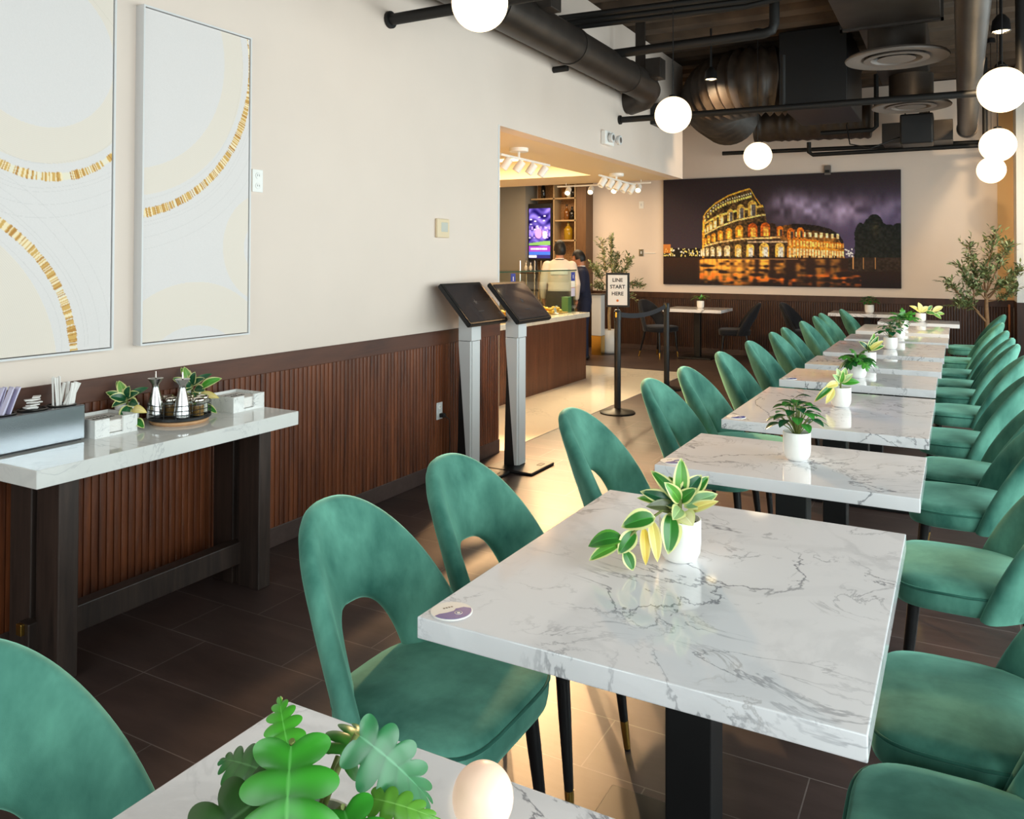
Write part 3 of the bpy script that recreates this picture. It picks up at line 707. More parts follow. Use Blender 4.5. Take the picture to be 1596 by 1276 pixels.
for lab, x, y, f in (('brown-filled glass shaker nearest the front rail of the carousel', .075, .035, 'spice'), ('salt-filled glass shaker at the right front of the carousel', .035, .088, 'salt'),
                     ('brown-filled glass shaker in the middle of the carousel', .012, .026, 'spice'), ('salt-filled glass shaker at the right rear of the carousel', -.045, .078, 'salt'),
                     ('steel-lidded shaker deep behind the front cruet', -.03, -.02, 'spice'), ('steel-lidded shaker at the wall side of the carousel', -.09, .01, 'salt')):
    shaker(lab, cx+x, cy+y, f)

# ------------------------------------------------------------------ globe pendants
def pendant(label, c, group, r_=.15):
    x, y, z = c
    t = thing('globe_pendant', label, 'pendant lamp', c, 0, group)
    MB().sphere((0, 0, 0), r_, 40, 24).build('globe', M['globe'], t, smooth=80)
    MB().lathe([(.03, r_-.012), (.035, r_-.004), (.032, r_+.012), (.008, r_+.02)], n=20).build('cap', M['black'], t)
    MB().tube([(0, 0, r_+.015), (0, 0, ZC-z-.02)], .004, 8).build('cord', M['black'], t)
    MB().lathe([(.05, ZC-z-.03), (.05, ZC-z+.02)], n=20).build('ceiling_rose', M['black'], t)
G1, G2 = 'globe pendants along the wall side', 'globe pendants along the window side'
pendant('lit white globe pendant at top, hanging before the left wall', (-2.22, 3.668, 2.854), G1)
pendant('lit white globe pendant beside the end of the big round duct', (-2.057, 6.486, 2.687), G1)
pendant('lit white globe pendant hanging just above the mural', (-1.9035, 8.989, 2.619), G1)
pendant('largest lit globe pendant of the window-side row', (.263, 6.303, 2.634), G2)
pendant('middle lit globe pendant of the window-side row', (.3165, 8.472, 2.530), G2)
pendant('lowest lit globe pendant of the window-side row', (.336, 10.714, 2.521), G2)

# ------------------------------------------------------------------ ceiling services
def top(name, mb, mat, label, cat, group=None, smooth=40): return tag(mb.build(name, M[mat], smooth=smooth), label, cat, group)
t = thing('round_duct', 'large round dark duct running along the top of the left wall', 'duct', (-2.85, 0, 3.29))
R1 = .155
MB().tube([(0, 2.4, 0), (0, 8.0, 0), (-.02, 8.12, -.02), (-.08, 8.2, -.06), (-.26, 8.25, -.09)], R1, 28).build('duct_run', M['duct'], t)
for y in (3.6, 4.9, 6.2, 7.5):
    mb = MB(); mb.lathe([(R1-.01, -.025), (R1+.008, -.025), (R1+.008, .025), (R1-.01, .025)], n=28, mat=Matrix.Translation((0, y, 0)) @ Matrix.Rotation(PI/2, 4, 'X'), close=False); mb.build('joint_band', M['duct'], t)
for y in (5.6, 7.9): box((-.05, y-.015, 0), (.05, y+.015, .71)).build('hanger_strap', M['duct'], t)
box((.08, 5.33, .06), (.24, 5.5, .24), .005).build('damper_box', M['duct'], t); box((.1, 7.75, .02), (.26, 7.92, .22), .005).build('damper_box', M['duct'], t)
def flexduct(pts, r_, pitch=.09, amp=.07):
    pts = [Vector(p) for p in pts]; out = []; rad = []
    for i in range(len(pts)-1):
        p0 = pts[max(i-1, 0)]; p1 = pts[i]; p2 = pts[i+1]; p3 = pts[min(i+2, len(pts)-1)]
        n = int((p2-p1).length/pitch*4)
        for k in range(n):
            u = k/n; out.append(.5*((2*p1)+(p2-p0)*u+(2*p0-5*p1+4*p2-p3)*u*u+(3*p1-p0-3*p2+p3)*u**3)); rad.append(r_*(1+amp*math.sin(len(out)*PI/2)))
    mb = MB(); mb.tube(out, rad, 32); return mb
top('flexible_duct', flexduct([(-1.72, 9.62, 3.55), (-2.1, 9.52, 3.55), (-2.5, 9.75, 3.53), (-2.72, 10.3, 3.5), (-2.75, 11.2, 3.46)], .38), 'flex', 'wide ribbed insulated flexible duct under the dark slab', 'duct', smooth=70)
tag(box((-1.72, 9.2, 3.18), (-1.02, 10.7, ZC-.005), .01).build('dark_void_box', M['black']), 'big black box standing in for the dark void beside the ribbed duct', 'duct')  # black box added where the ceiling is only a dark void
t = thing('insulated_duct', 'dark insulated duct lying across the far end above the mural', 'duct', (-2.0, 11.85, 3.42))
flexduct([(-.55, 0, 0), (-.2, .02, 0), (1.0, .0, -.04)], .25, .12, .03).build('duct_run', M['flex'], t, smooth=70)
for x in (-.3, .7): box((x-.02, -.004, .2), (x+.02, .004, ZC-3.43)).build('hanger_strap', M['black'], t)
t = thing('rectangular_duct', 'grey rectangular duct with a flanged end, upper right', 'duct', (-.47, 5.2, 3.4))
box((-.36, -1.6, 0), (.36, 2.0, .59), .004).build('casing', M['duct'], t)
for yy in (.4, 1.96):
    mb = MB(); mb.box((-.38, yy, -.02), (.38, yy+.04, .0)); mb.box((-.38, yy, -.02), (-.36, yy+.04, .58)); mb.box((.36, yy, -.02), (.38, yy+.04, .58)); mb.build('flange', M['duct'], t, smooth=0)
tag(box((-.77, 7.205, 3.545), (-.27, 10.4, ZC-.005), .004).build('rectangular_duct', M['duct']), 'narrower dark rectangular duct feeding the two round diffusers', 'duct')
for lab, y in (('round slotted air diffuser on a drum neck, nearer of the two', 7.55), ('round slotted air diffuser on a drum neck, farther of the two', 10.0)):
    t = thing('air_diffuser', lab, 'diffuser', (-.45, y, 3.19), 0, 'round ceiling diffusers')
    MB().lathe([(.225, .02), (.225, .352)], n=40, close=False).build('neck', M['duct'], t)
    mb = MB(); mb.lathe([(.40, .0), (.405, .012), (.39, .03), (.22, .07), (.215, .05), (.28, .012), (.40, 0)], n=48, close=False); mb.lathe([(.25, .01), (.255, .0), (.20, .0), (.17, .045), (.18, .05), (.25, .01)], n=48, close=False)
    mb.lathe([(.145, .008), (.15, 0), (.09, 0), (.002, .004), (.002, .03), (.09, .03)], n=40, close=False)
    mb.build('face_rings', M['diffuser'], t)
t = thing('round_duct', 'long round grey duct on the window side ending in a cap', 'duct', (.085, 5, 3.13))
MB().tube([(0, -.5, 0), (.02, 6.5, 0)], .105, 24).build('duct_run', M['duct'], t)
MB().tube([(.02, 6.48, 0), (.02, 6.56, 0)], .118, 24).build('end_cap', M['duct'], t)
for y in (1.2, 3.2, 5.2): box((-.015, y, .1), (.015, y+.03, .87)).build('hanger_strap', M['duct'], t)
t = thing('fan_coil_unit', 'dark suspended air unit with wires below the far diffuser', 'air unit', (-.43, 11.0, 2.89))
box((-.18, -.2, 0), (.18, .2, .36), .02).build('housing', M['black'], t)
MB().tube([(-.13, 0, .36), (-.13, 0, 1.16)], .01, 8).build('hanger_rod', M['black'], t); MB().tube([(.13, 0, .36), (.13, 0, 1.16)], .01, 8).build('hanger_rod', M['black'], t)
MB().tube([(-.18, -.1, .1), (-.5, -.15, -.02), (-.75, -.1, .05), (-.8, 0, .3), (-.7, .1, .6)], .008, 8).build('loose_wire', M['black'], t)
t = thing('duct_box', 'low grey rectangular duct section behind the suspended air unit', 'duct', (-.38, 11.7, 3.0))
box((-.48, -.2, 0), (.33, .3, .26), .005).build('casing', M['duct'], t); box((-.05, -.06, .26), (.05, .0, 1.0)).build('hanger_strap', M['duct'], t)
# pipes
def pipe(name, pts, r_, label, group='dark pipes under the ceiling', flange=None):
    t = thing(name, label, 'pipe', pts[0], 0, group); P0 = Vector(pts[0])
    MB().tube([Vector(p)-P0 for p in pts], r_, 14).build('pipe_run', M['black_pipe'], t)
    if flange: mb = MB(); mb.tube([(.0, 0, 0), (.02, 0, 0)], r_*1.5, 16); mb.build('wall_flange', M['black_pipe'], t)
    return t
pipe('ceiling_pipe', [(XW+.002, 4.07, 2.995), (-1.2, 4.07, 2.995)], .036, 'black pipe leaving the left wall behind the topmost globe', flange=1)
pipe('ceiling_pipe', [(XW+.002, 8.02, 2.962), (.3, 8.02, 2.93), (2.15, 8.02, 2.93)], .032, 'long black pipe crossing the room behind the second globe', flange=1)
pipe('ceiling_pipe', [(XW+.002, 12.3, 3.10), (.6, 12.3, 3.04)], .03, 'black pipe running along the top of the back wall')
pipe('ceiling_pipe', [(-1.85, 12.1, 3.16), (-1.85, 12.1, 3.02), (-1.8, 12.1, 2.98), (.3, 12.1, 2.98)], .03, 'black pipe with an elbow just above the mural')
pipe('ceiling_pipe', [(XW+.002, 6.43, 3.165), (-2.99, 6.43, 3.168)], .028, 'short black pipe stub sticking out of the left wall')
for k in range(3): pipe('conduit', [(-3.05, 6.38+.09*k, 3.6-.02*k), (-1.5, 6.5+.09*k, 3.6-.02*k), (-.95, 6.5+.09*k, 3.62)], .025, ['nearest of three parallel dark conduits under the slab', 'middle of three parallel dark conduits under the slab', 'farthest of three parallel dark conduits under the slab'][k], 'parallel conduits')
pipe('ceiling_pipe', [(-2.9, 7.03, 3.4), (-1.42, 6.98, 3.4), (-1.36, 6.98, 3.42), (-1.34, 6.98, 3.47), (-1.34, 6.98, 4.0)], .042, 'thick dark pipe bending up to the slab at an elbow')
pipe('ceiling_pipe', [(-1.46, 8.02, 3.45), (-1.46, 8.02, 2.97)], .022, 'thin vertical dark pipe below the thick elbow')
pipe('ceiling_pipe', [(-.92, 11.45, 3.9), (-.92, 11.45, 3.22), (-.97, 11.45, 3.18), (-1.6, 11.45, 3.18)], .03, 'dark pipe with a drop elbow left of the air unit')
pipe('ceiling_pipe', [(.48, 8.2, 4.0), (.48, 8.2, 3.0)], .04, 'thick black vertical pipe at the right edge')
pipe('ceiling_pipe', [(.30, 11.6, 4.0), (.30, 11.6, 2.95)], .03, 'black vertical pipe behind the window-side globes')
tag(box((XW+.001, 9.0, 3.06), (-2.76, 9.35, 3.3), .006).build('duct_stub', M['black']), 'black square duct stub on the bulkhead behind the second globe', 'duct')
def downlight(label, x, y, z, target, energy, angle=1.5):
    t = thing('downlight', label, 'downlight', (x, y, z), 0, 'black can downlights')
    MB().lathe([(.066, 0), (.07, .005), (.06, .09), (.03, .13), (.012, .14)], n=28, close=False).build('can', M['black'], t); MB().lathe([(.002, .012), (.062, .012)], n=24, close=False).build('lens', M['spot_lens'], t); MB().tube([(0, 0, .13), (0, 0, ZC+.01-z)], .012, 8).build('stem', M['black'], t)
    light('downlight_beam', 'SPOT', (x, y, z-.02), energy, (1, .74, .44), target=target, angle=angle, size=.06, blend=.9)
downlight('black can downlight hanging above the window-side globes', .30, 7.326, 3.27, (-.3, 12.2, .8), 240)
downlight('added small black can downlight near the far end of the round duct', .42, 10.4, 3.55, (-.2, YB, 1.4), 110)  # can and beam added to warm the back wall
downlight('added small black can downlight in front of the mural, wall side', -2.35, 8.75, 3.45, (-2.9, YB, 1.6), 200, 1.2)  # also an added can, washing the mural wall with warm light

# ------------------------------------------------------------------ kiosks
def kiosk(label, x, y):
    t = thing('order_kiosk', label, 'kiosk', (x, y, 0), 0, 'self-order kiosks')
    mb = MB(); mb.box((-.17, -.18, 0), (.19, .18, .022), .008, 2); bp_ = mb.build('base_plate', M['black'], t)
    mb = MB(); mb.box((.12, .03, .0215), (.155, .10, .0235), .003); mb.build('slot', M['ink'], bp_)
    T = Matrix(((1, 0, 0, 0), (0, 0, 1, 0), (0, 1, 0, 0), (0, 0, 0, 1)))     # polygon in x-z, extruded along y
    MB().prism([(-.098, .02), (.0, .02), (.0, .35), (-.035, .95), (-.075, .95)], -.056, .056, T).build('back_column', M['black'], t, smooth=0)
    mb = MB()
    mb.prism([(-.012, .026), (.02, .026), (.02, .93), (-.085, .93), (-.085, .90)], -.061, .061, T); bmesh.ops.bevel(mb.bm, geom=[e for e in mb.bm.edges if abs(e.verts[0].co.z-e.verts[1].co.z) > .3 and e.verts[0].co.x > -.0], offset=.012, segments=3, affect='EDGES')
    mb.build('front_column', M['silver'], t, smooth=30)
    mb = MB(); mb.prism([(-.085, .934), (.02, .934), (.02, 1.10), (-.06, 1.19), (-.085, 1.15)], -.061, .061, T); mb.build('neck', M['silver'], t, smooth=30)
    ang = math.atan2(.27, .24); R_ = Matrix.Translation((-.0, 0, 1.19)) @ Matrix.Rotation(-(ang), 4, 'Y')
    # local screen frame: +x down the slope (towards front), y across, z out of the screen
    R_ = Matrix.Translation((0, 0, 1.185)) @ Matrix.Rotation(math.radians(48), 4, 'Y')
    mb = MB(); b = bmesh.new(); bmesh.ops.create_cube(b, size=1)
    for v in b.verts: v.co = Vector((v.co.x*.36, v.co.y*.51, v.co.z*.035))
    bmesh.ops.bevel(b, geom=b.edges[:], offset=.006, segments=2, affect='EDGES'); mb.merge(b, R_); mo = mb.build('monitor', M['ink'], t)
    mb = MB(); b = bmesh.new(); bmesh.ops.create_cube(b, size=1)
    for v in b.verts: v.co = Vector((v.co.x*.315, v.co.y*.462, v.co.z*.001+.0180))
    mb.merge(b, R_); mb.build('screen', M['screen'], mo, smooth=0)
    lg = MB(); pts = []
    for k in range(10): a = k*PI/5; r_ = .030 if k % 2 == 0 else .010; pts.append((r_*math.cos(a+PI), r_*math.sin(a)))
    lg.prism(pts, .0188, .0192, R_)
    rr = random.Random(4); yy = -.045
    for k in range(8): ww = rr.uniform(.007, .012); lg.prism([(.075, yy), (.083, yy), (.083, yy+ww*.75), (.075, yy+ww*.75)], .0188, .0192, R_); yy += ww
    lg.build('screen_logo', M['logo'], mo, smooth=0)
    mb = MB(); b = bmesh.new(); bmesh.ops.create_cube(b, size=1)
    for v in b.verts: v.co = Vector((v.co.x*.10+.01, v.co.y*.035+.27, v.co.z*.03-.005))
    bmesh.ops.bevel(b, geom=b.edges[:], offset=.005, segments=2, affect='EDGES'); mb.merge(b, R_); mb.build('card_reader', M['black'], t)
    return t
kiosk('grey self-order kiosk closer to the paneled wall, nearer of the two', -2.925, 4.77)
kiosk('grey self-order kiosk in front of the deli opening, farther of the two', -2.765, 5.145)

# ------------------------------------------------------------------ stanchions, belt, sign
def stanchion(label, x, y):
    t = thing('stanchion', label, 'stanchion', (x, y, 0), 0, 'belt barrier posts')
    MB().lathe([(.17, 0), (.172, .01), (.16, .02), (.06, .034), (.036, .05)], n=40).build('base', M['black'], t)
    MB().lathe([(.032, .03), (.032, .90), (.030, .905)], n=24).build('post', M['black'], t)
    mb = MB(); mb.lathe([(.036, .90), (.036, .985), (.033, .99), (.002, .99)], n=24); h = mb.build('belt_head', M['black'], t)
    mb = MB(); mb.box((-.008, -.043, .93), (.008, -.034, .98), .002); mb.build('belt_clip', M['gold'], h)
S1, S2 = (-2.905, 7.41), (-2.94, 9.03)
stanchion('black barrier post carrying the LINE START HERE sign', *S1); stanchion('black barrier post at the far end of the belt', *S2)
mb = MB(); n = 14
P = [Vector((S1[0], S1[1]+.037, .955)).lerp(Vector((S2[0], S2[1]-.037, .955)), i/n) - Vector((0, 0, .05*4*(i/n)*(1-i/n))) for i in range(n+1)]
vs = []
for p in P:
    vs.append([mb.bm.verts.new(p+Vector((dx, 0, dz))) for dx, dz in ((-.001, -.024), (.001, -.024), (.001, .024), (-.001, .024))])
for a, b in zip(vs, vs[1:]):
    for k in range(4): mb.bm.faces.new((a[k], a[(k+1) % 4], b[(k+1) % 4], b[k]))
mb.bm.faces.new(vs[0][::-1]); mb.bm.faces.new(vs[-1])
tag(mb.build('barrier_belt', M['belt'], smooth=40), 'dark grey belt stretched between the two black barrier posts', 'belt')
# sign: local x across, y = depth (front at -y)
t = thing('queue_sign', 'black framed sign reading LINE START HERE on top of the nearer barrier post', 'sign', (S1[0], S1[1], .991), math.radians(16))
MB().lathe([(.028, 0), (.028, .01), (.009, .016), (.009, .04)], n=16).build('mount', M['black'], t)
f = MB(); f.box((-.115, -.01, .035), (.115, .01, .37), .003); fr = f.build('frame', M['black'], t)
pn = box((-.094, -.0125, .056), (.094, -.009, .349), .0005).build('sign_panel', M['white_print'], t)
Tm = lambda z: Matrix.Translation((0, -.0127, z)) @ Matrix.Rotation(PI/2, 4, 'X')
for wd_, z in (('LINE', .298), ('START', .233), ('HERE', .166)): text_obj('sign_wording', wd_, .050, M['ink'], pn, Tm(z), bold=.0011)
mb = MB(); mb.lathe([(.0005, 0), (.012, 0), (.012, .0006), (.0005, .0006)], n=20, mat=Matrix.Translation((0, -.0126, .10)) @ Matrix.Rotation(PI/2, 4, 'X')); mb.build('emblem', M['orange_print'], pn)

# ------------------------------------------------------------------ plants
class Leaves:
    def __init__(s): s.v = []; s.f = []; s.c = []
    def strip(s, rows, cols):
        b = len(s.v); n = len(rows[0])
        for r_, cr in zip(rows, cols):
            s.v += [tuple(p) for p in r_]; s.c += [tuple(c)+(1,) for c in cr]
        for i in range(len(rows)-1):
            for j in range(n-1): s.f.append((b+i*n+j, b+i*n+j+1, b+(i+1)*n+j+1, b+(i+1)*n+j))
    def leaf(s, p0, p1, w, up=(0, 0, 1), droop=.12, fold=.25, cen=(50, 112, 48), edge=None, n=9, rib=None, ew=.72):
        p0 = Vector(p0); p1 = Vector(p1); d = p1-p0; ln = d.length; d.normalize(); up = Vector(up); sd = d.cross(up)
        if sd.length < 1e-3: sd = d.orthogonal()
        sd.normalize(); nr = sd.cross(d); edge_ = edge or cen; rib_ = rib or tuple(min(255, c*1.2+14) for c in cen)
        xs = [-1, -ew-.04, -ew+.04, -.08, 0, .08, ew-.04, ew+.04, 1]; cc = [edge_, edge_, cen, cen, rib_, cen, cen, edge_, edge_]
        rows = []; cols = []
        for i in range(n+1):
            u = i/n; wd = w*max(.02, math.sin(PI*u**.85))**.75*(1 if u < 1 else .02)
            c = p0+d*ln*u+nr*droop*ln*(4*u*(1-u)-.0)-Vector((0, 0, 1))*droop*ln*u*u*.6
            rows.append([c+sd*x*wd+nr*fold*abs(x)*wd for x in xs])
            cols.append([srgb(edge_ if i in (0, n) else q) for q in cc])
        s.strip(rows, cols)
    def lobed(s, p0, p1, w, up=(0, 0, 1), lobes=5, droop=.12, cen=(46, 120, 36), fold=.12, rib=(120, 170, 70)):
        """deeply lobed blade: a narrow lamina along the midrib and rounded lobes growing out of it"""
        p0 = Vector(p0); p1 = Vector(p1); d = p1-p0; ln = d.length; d.normalize(); up = Vector(up); sd = d.cross(up).normalized(); nr = sd.cross(d); Z = Vector((0, 0, 1))
        def P(a, x):                      # a along the midrib (0..1), x across, in metres
            u = max(0, min(1.15, a)); return p0+d*ln*a+sd*x+nr*(droop*ln*4*u*(1-u)+fold*abs(x)-1.6*fold*abs(x)**2/w)-Z*droop*ln*u*u*.8
        n = lobes*14; rows = []; cols = []; ss = (0, .06, .3, .55, .8, 1)
        for i in range(n+1):
            t_ = i/n; u = .03+.85*t_; ang = math.radians(-40+126*t_**.9); ph = (t_*lobes) % 1; env = w*(.78+.36*math.sin(PI*min(1, t_*1.1))-.30*t_)
            r_ = env*(.50+.50*max(0, math.sin(PI*ph))**.75) if i < n else env*.36
            sh = .88+.22*math.sin(ph*PI)+.06*math.sin(t_*40); half = []
            for sg in (-1, 1): half.append([P(u+x*r_*math.sin(ang)/ln, sg*x*r_*math.cos(ang))-Z*.22*r_*x*x for x in ss])
            rows.append(half[0][:0:-1]+half[1]); c_ = srgb(tuple(min(255, c*sh) for c in cen)); cols.append([c_]*5+[srgb(rib)]+[c_]*5)
        s.strip(rows, cols)
    def build(s, name, mat, parent):
        me = bpy.data.meshes.new(name); me.from_pydata(s.v, [], s.f); set_colors(me, s.c); me.materials.append(mat)
        me.polygons.foreach_set('use_smooth', [True]*len(me.polygons)); o = bpy.data.objects.new(name, me); C.objects.link(o); o.parent = parent; return o
G_DK, G_MD, G_LT, CRM, YEL = (30, 84, 52), (48, 116, 40), (86, 150, 52), (222, 222, 150), (226, 206, 112)
VR = Vector((.876, .482, 0)); VT = Vector((.482, -.876, 0)); VZ = Vector((0, 0, 1))      # right / towards / up as the diners' aisle sees it
def V(a, b, c=0): return VR*a + VZ*b + VT*c
def pot_body(t, r_=.05, h=.1):
    p = MB(); p.lathe([(.002, 0), (r_*.62, 0), (r_*.82, h*.06), (r_*.96, h*.22), (r_, h*.45), (r_, h*.98), (r_*.985, h), (r_*.93, h), (r_*.92, h*.9), (r_*.92, h*.5)], n=40, close=False); o = p.build('pot', M['pot'], t, smooth=60)
    MB().lathe([(.001, h*.86), (r_*.5, h*.875), (r_*.925, h*.85)], n=28, close=False).build('soil', M['soil'], t, smooth=0)
def pot_thing(label, loc, r_=.05, h=.1, group='potted plants on the tables', name='potted_plant'):
    t = thing(name, label, 'potted plant', loc, 0, group); pot_body(t, r_, h); return t
def hoya(t, h, leaves, stems):
    B = Leaves()
    for a, b, w_, cen, edge, up, dr in leaves: B.leaf(V(*a), V(*b), w_, V(*up), dr, .22, cen, edge)
    m = MB()
    for pts, r_ in stems: m.tube([V(*p) for p in pts], r_, 7)
    m.build('stem', M['stem'], t, smooth=60); B.build('foliage', M['leaf'], t)
F_ = (0, .5, .9)
# nearest full table: trailing cream-edged plant
t = pot_thing('cream-edged plant trailing from a white pot on the second table from the camera', (-.612, 1.985, .75), .052, .104)
rosette = [((0, .13, 0), (-.10, .175, .0), .020, G_DK, CRM, F_, .1), ((0, .14, 0), (-.07, .222, -.02), .018, G_MD, CRM, F_, .1), ((0, .14, 0), (-.045, .205, .03), .018, G_LT, CRM, F_, .1),
           ((0, .15, 0), (.005, .255, -.01), .021, G_LT, CRM, F_, .08), ((0, .15, 0), (.055, .215, .0), .022, G_DK, CRM, F_, .1), ((.01, .14, 0), (.08, .205, -.03), .017, G_MD, CRM, F_, .1),
           ((.01, .13, 0), (.09, .175, .02), .021, (120, 160, 110), CRM, F_, .12), ((.02, .12, 0), (.085, .165, .05), .013, YEL, CRM, F_, .1), ((0, .13, .01), (-.03, .12, .06), .02, (150, 180, 120), CRM, F_, .1),
           ((0, .12, .02), (.02, .105, .06), .024, (232, 226, 170), CRM, F_, .1), ((-.01, .13, 0), (-.09, .145, .03), .016, (78, 84, 52), (100, 110, 70), F_, .1), ((0, .14, -.01), (-.02, .2, -.04), .018, G_MD, CRM, F_, .1),
           ((0, .14, -.01), (.035, .19, .03), .018, G_MD, CRM, F_, .1), ((-.01, .135, 0), (-.105, .152, -.02), .014, G_LT, CRM, F_, .1)]
trail = [((-.03, .125, .03), (-.045, .045, .08), .028, G_MD, CRM, (.2, .3, 1), .08), ((-.07, .12, .05), (-.155, .105, .06), .026, G_MD, CRM, (0, .6, .8), .12), ((-.08, .115, .05), (-.072, .03, .09), .016, YEL, (236, 222, 150), (.1, .2, 1), .08),
         ((-.10, .10, .06), (-.10, .022, .09), .013, (226, 190, 70), YEL, (0, .2, 1), .08), ((-.12, .09, .06), (-.165, .045, .08), .021, G_MD, CRM, (0, .4, .9), .1), ((-.15, .075, .07), (-.235, .06, .06), .022, G_MD, G_LT, (0, .7, .7), .15),
         ((-.16, .06, .07), (-.235, .03, .08), .016, G_LT, CRM, (0, .7, .7), .1), ((-.15, .05, .08), (-.13, .008, .09), .017, G_MD, CRM, (.2, .4, 1), .08)]
hoya(t, .1, rosette+trail, [([(0, .085, 0), (.0, .12, 0), (0, .15, 0)], .006), ([(0, .11, 0), (-.05, .13, .03), (-.11, .10, .06), (-.16, .06, .075)], .0035), ([(.01, .09, 0), (.04, .13, .01), (.05, .16, 0)], .003)])
# third table: peperomia
def bushy(t, h0, R_, H, n, w_, cols, seed, ln=.06):
    rr = random.Random(seed); B = Leaves(); m = MB()
    for i in range(n):
        a = i*2.399; f = math.sqrt((i+.5)/n); z = h0+.015+H*(1-f*f*.85)*rr.uniform(.8, 1.05); o = Vector((math.cos(a)*R_*f, math.sin(a)*R_*f, z))
        d = Vector((math.cos(a), math.sin(a), .35*(1-f)-.35*f)).normalized(); B.leaf(o-d*ln*.35, o+d*ln*.65, w_*rr.uniform(.8, 1.15), (0, 0, 1), .1, .12, rr.choice(cols), n=7)
        m.tube([(0, 0, h0-.02), (o.x*.35, o.y*.35, h0+(z-h0)*.55), (o.x-d.x*ln*.35, o.y-d.y*ln*.35, z-d.z*ln*.35)], .002, 5)
    m.build('stem', M['stem'], t, smooth=60); B.build('foliage', M['leaf'], t)
t = pot_thing('round-leaved green bush in a white pot on the third table from the camera', (-.532, 3.18, .75), .05, .105)
bushy(t, .1, .085, .115, 34, .021, [G_DK, (40, 110, 44), (64, 140, 56), (36, 98, 50)], 2, .062)
# fourth table: few-leaved hoya
t = pot_thing('few-leaved cream-edged plant in a white pot on the fourth table from the camera', (-.527, 4.43, .75), .05, .1)
few = [((0, .12, 0), (.085, .135, .03), .02, (70, 150, 50), (96, 168, 70), F_, .12), ((0, .12, 0), (-.02, .2, 0), .018, (170, 196, 130), CRM, F_, .1), ((0, .12, 0), (.035, .2, -.02), .02, (150, 186, 120), CRM, F_, .1), ((0, .12, 0), (-.05, .17, .02), .019, (140, 180, 110), CRM, F_, .1),
       ((0, .12, 0), (.055, .175, .02), .016, (176, 200, 140), CRM, F_, .1), ((-.02, .12, .02), (-.10, .11, .05), .019, YEL, CRM, F_, .12), ((-.05, .11, .03), (-.155, .045, .05), .018, G_MD, YEL, (0, .5, .9), .2), ((-.05, .10, .04), (-.10, .03, .06), .018, YEL, CRM, (0, .3, 1), .1), ((0, .12, 0), (.0, .19, .03), .015, G_LT, CRM, F_, .1)]
hoya(t, .1, few, [([(0, .085, 0), (0, .13, 0)], .005), ([(0, .11, 0), (-.05, .115, .03), (-.09, .09, .045)], .003)])
# philodendrons
def philo(t, h0, specs, w_, lobes=4):
    B = Leaves(); m = MB()
    for a, b, k, cen in specs:
        A, Bp = V(*a), V(*b); B.lobed(A, Bp, w_*k, (A.x*.3+VT.x*.3, A.y*.3+VT.y*.3, .8), lobes, .12, cen); m.tube([(0, 0, h0-.02), (A.x*.5, A.y*.5, h0+(A.z-h0)*.7), tuple(A)], .0028, 6)
    m.build('stem', M['stem'], t, smooth=60); B.build('foliage', M['leaf'], t)
t = pot_thing('dark lobed-leaf plant in a white pot on the fifth table from the camera', (-.56, 5.56, .75), .052, .1)
sp = []
for k in range(11):
    a = k*2*PI/11+.3; up = .17 if k % 2 else .13
    sp.append(((math.cos(a)*.02, .12, math.sin(a)*.02), (math.cos(a)*.125, up-.055+.03*math.sin(k*3.), math.sin(a)*.11), 1, [(46, 110, 40), (32, 84, 36), (70, 138, 50)][k % 3]))
sp += [((0, .13, 0), (.04, .19, .05), 1, (64, 130, 46)), ((0, .13, 0), (-.05, .19, 0), 1, (60, 124, 44))]
philo(t, .1, sp, .04)
t = pot_thing('plant with one yellow leaf in a white pot on the sixth table from the camera', (-.553, 6.2, .75), .048, .1)
hoya(t, .1, [((0, .11, 0), (.07, .22, 0), .02, G_MD, CRM, F_, .1), ((0, .11, 0), (.09, .19, .03), .02, YEL, CRM, F_, .1), ((0, .11, 0), (.02, .2, 0), .02, G_MD, CRM, F_, .1), ((0, .11, 0), (-.07, .18, 0), .02, G_DK, CRM, F_, .1), ((0, .11, 0), (.11, .15, 0), .02, G_MD, CRM, F_, .1), ((0, .11, 0), (-.03, .15, .07), .02, G_LT, CRM, F_, .1), ((0, .11, 0), (.05, .24, -.02), .018, G_LT, CRM, F_, .1)], [([(0, .085, 0), (0, .12, 0)], .005)])
t = pot_thing('dark glossy-leaved plant in a white pot on the seventh table from the camera', (-.50, 7.47, .75), .055, .1)
bushy(t, .1, .085, .115, 26, .026, [(24, 84, 50), (34, 104, 54), (50, 124, 60)], 4, .08)
t = pot_thing('plant mostly hidden behind its neighbor, white pot, eighth table from the camera', (-.49, 8.5, .75), .048, .1)
bushy(t, .1, .07, .09, 20, .022, [(60, 124, 50), (40, 104, 46)], 6, .07)
t = pot_thing('spreading lobed green plant in a white pot on the ninth table from the camera', (-.52, 9.62, .75), .055, .1)
philo(t, .1, [((a*.9, b+.02, c), (a*1.15, b+.0, c*1.1), k, (52, 122, 44)) if False else ((a*.15, .12, c*.15), (a*1.25, b, c), k, col) for a, b, c, k, col in ((.12, .2, 0, 1, (62, 132, 50)), (.15, .12, .05, 1, (46, 112, 40)), (-.12, .2, 0, 1, (40, 100, 40)), (-.15, .13, .03, 1, (50, 116, 44)), (0, .25, -.03, 1, (58, 126, 46)), (.06, .22, .06, 1, (70, 140, 52)), (-.06, .17, .1, 1, (44, 108, 42)), (.1, .1, .1, 1, (54, 120, 46)), (.03, .11, -.13, 1, (44, 104, 40)))], .045)
t = pot_thing('yellowish trailing plant in a white pot on the table nearest the far wall', (-.40, 10.98, .75), .058, .1)
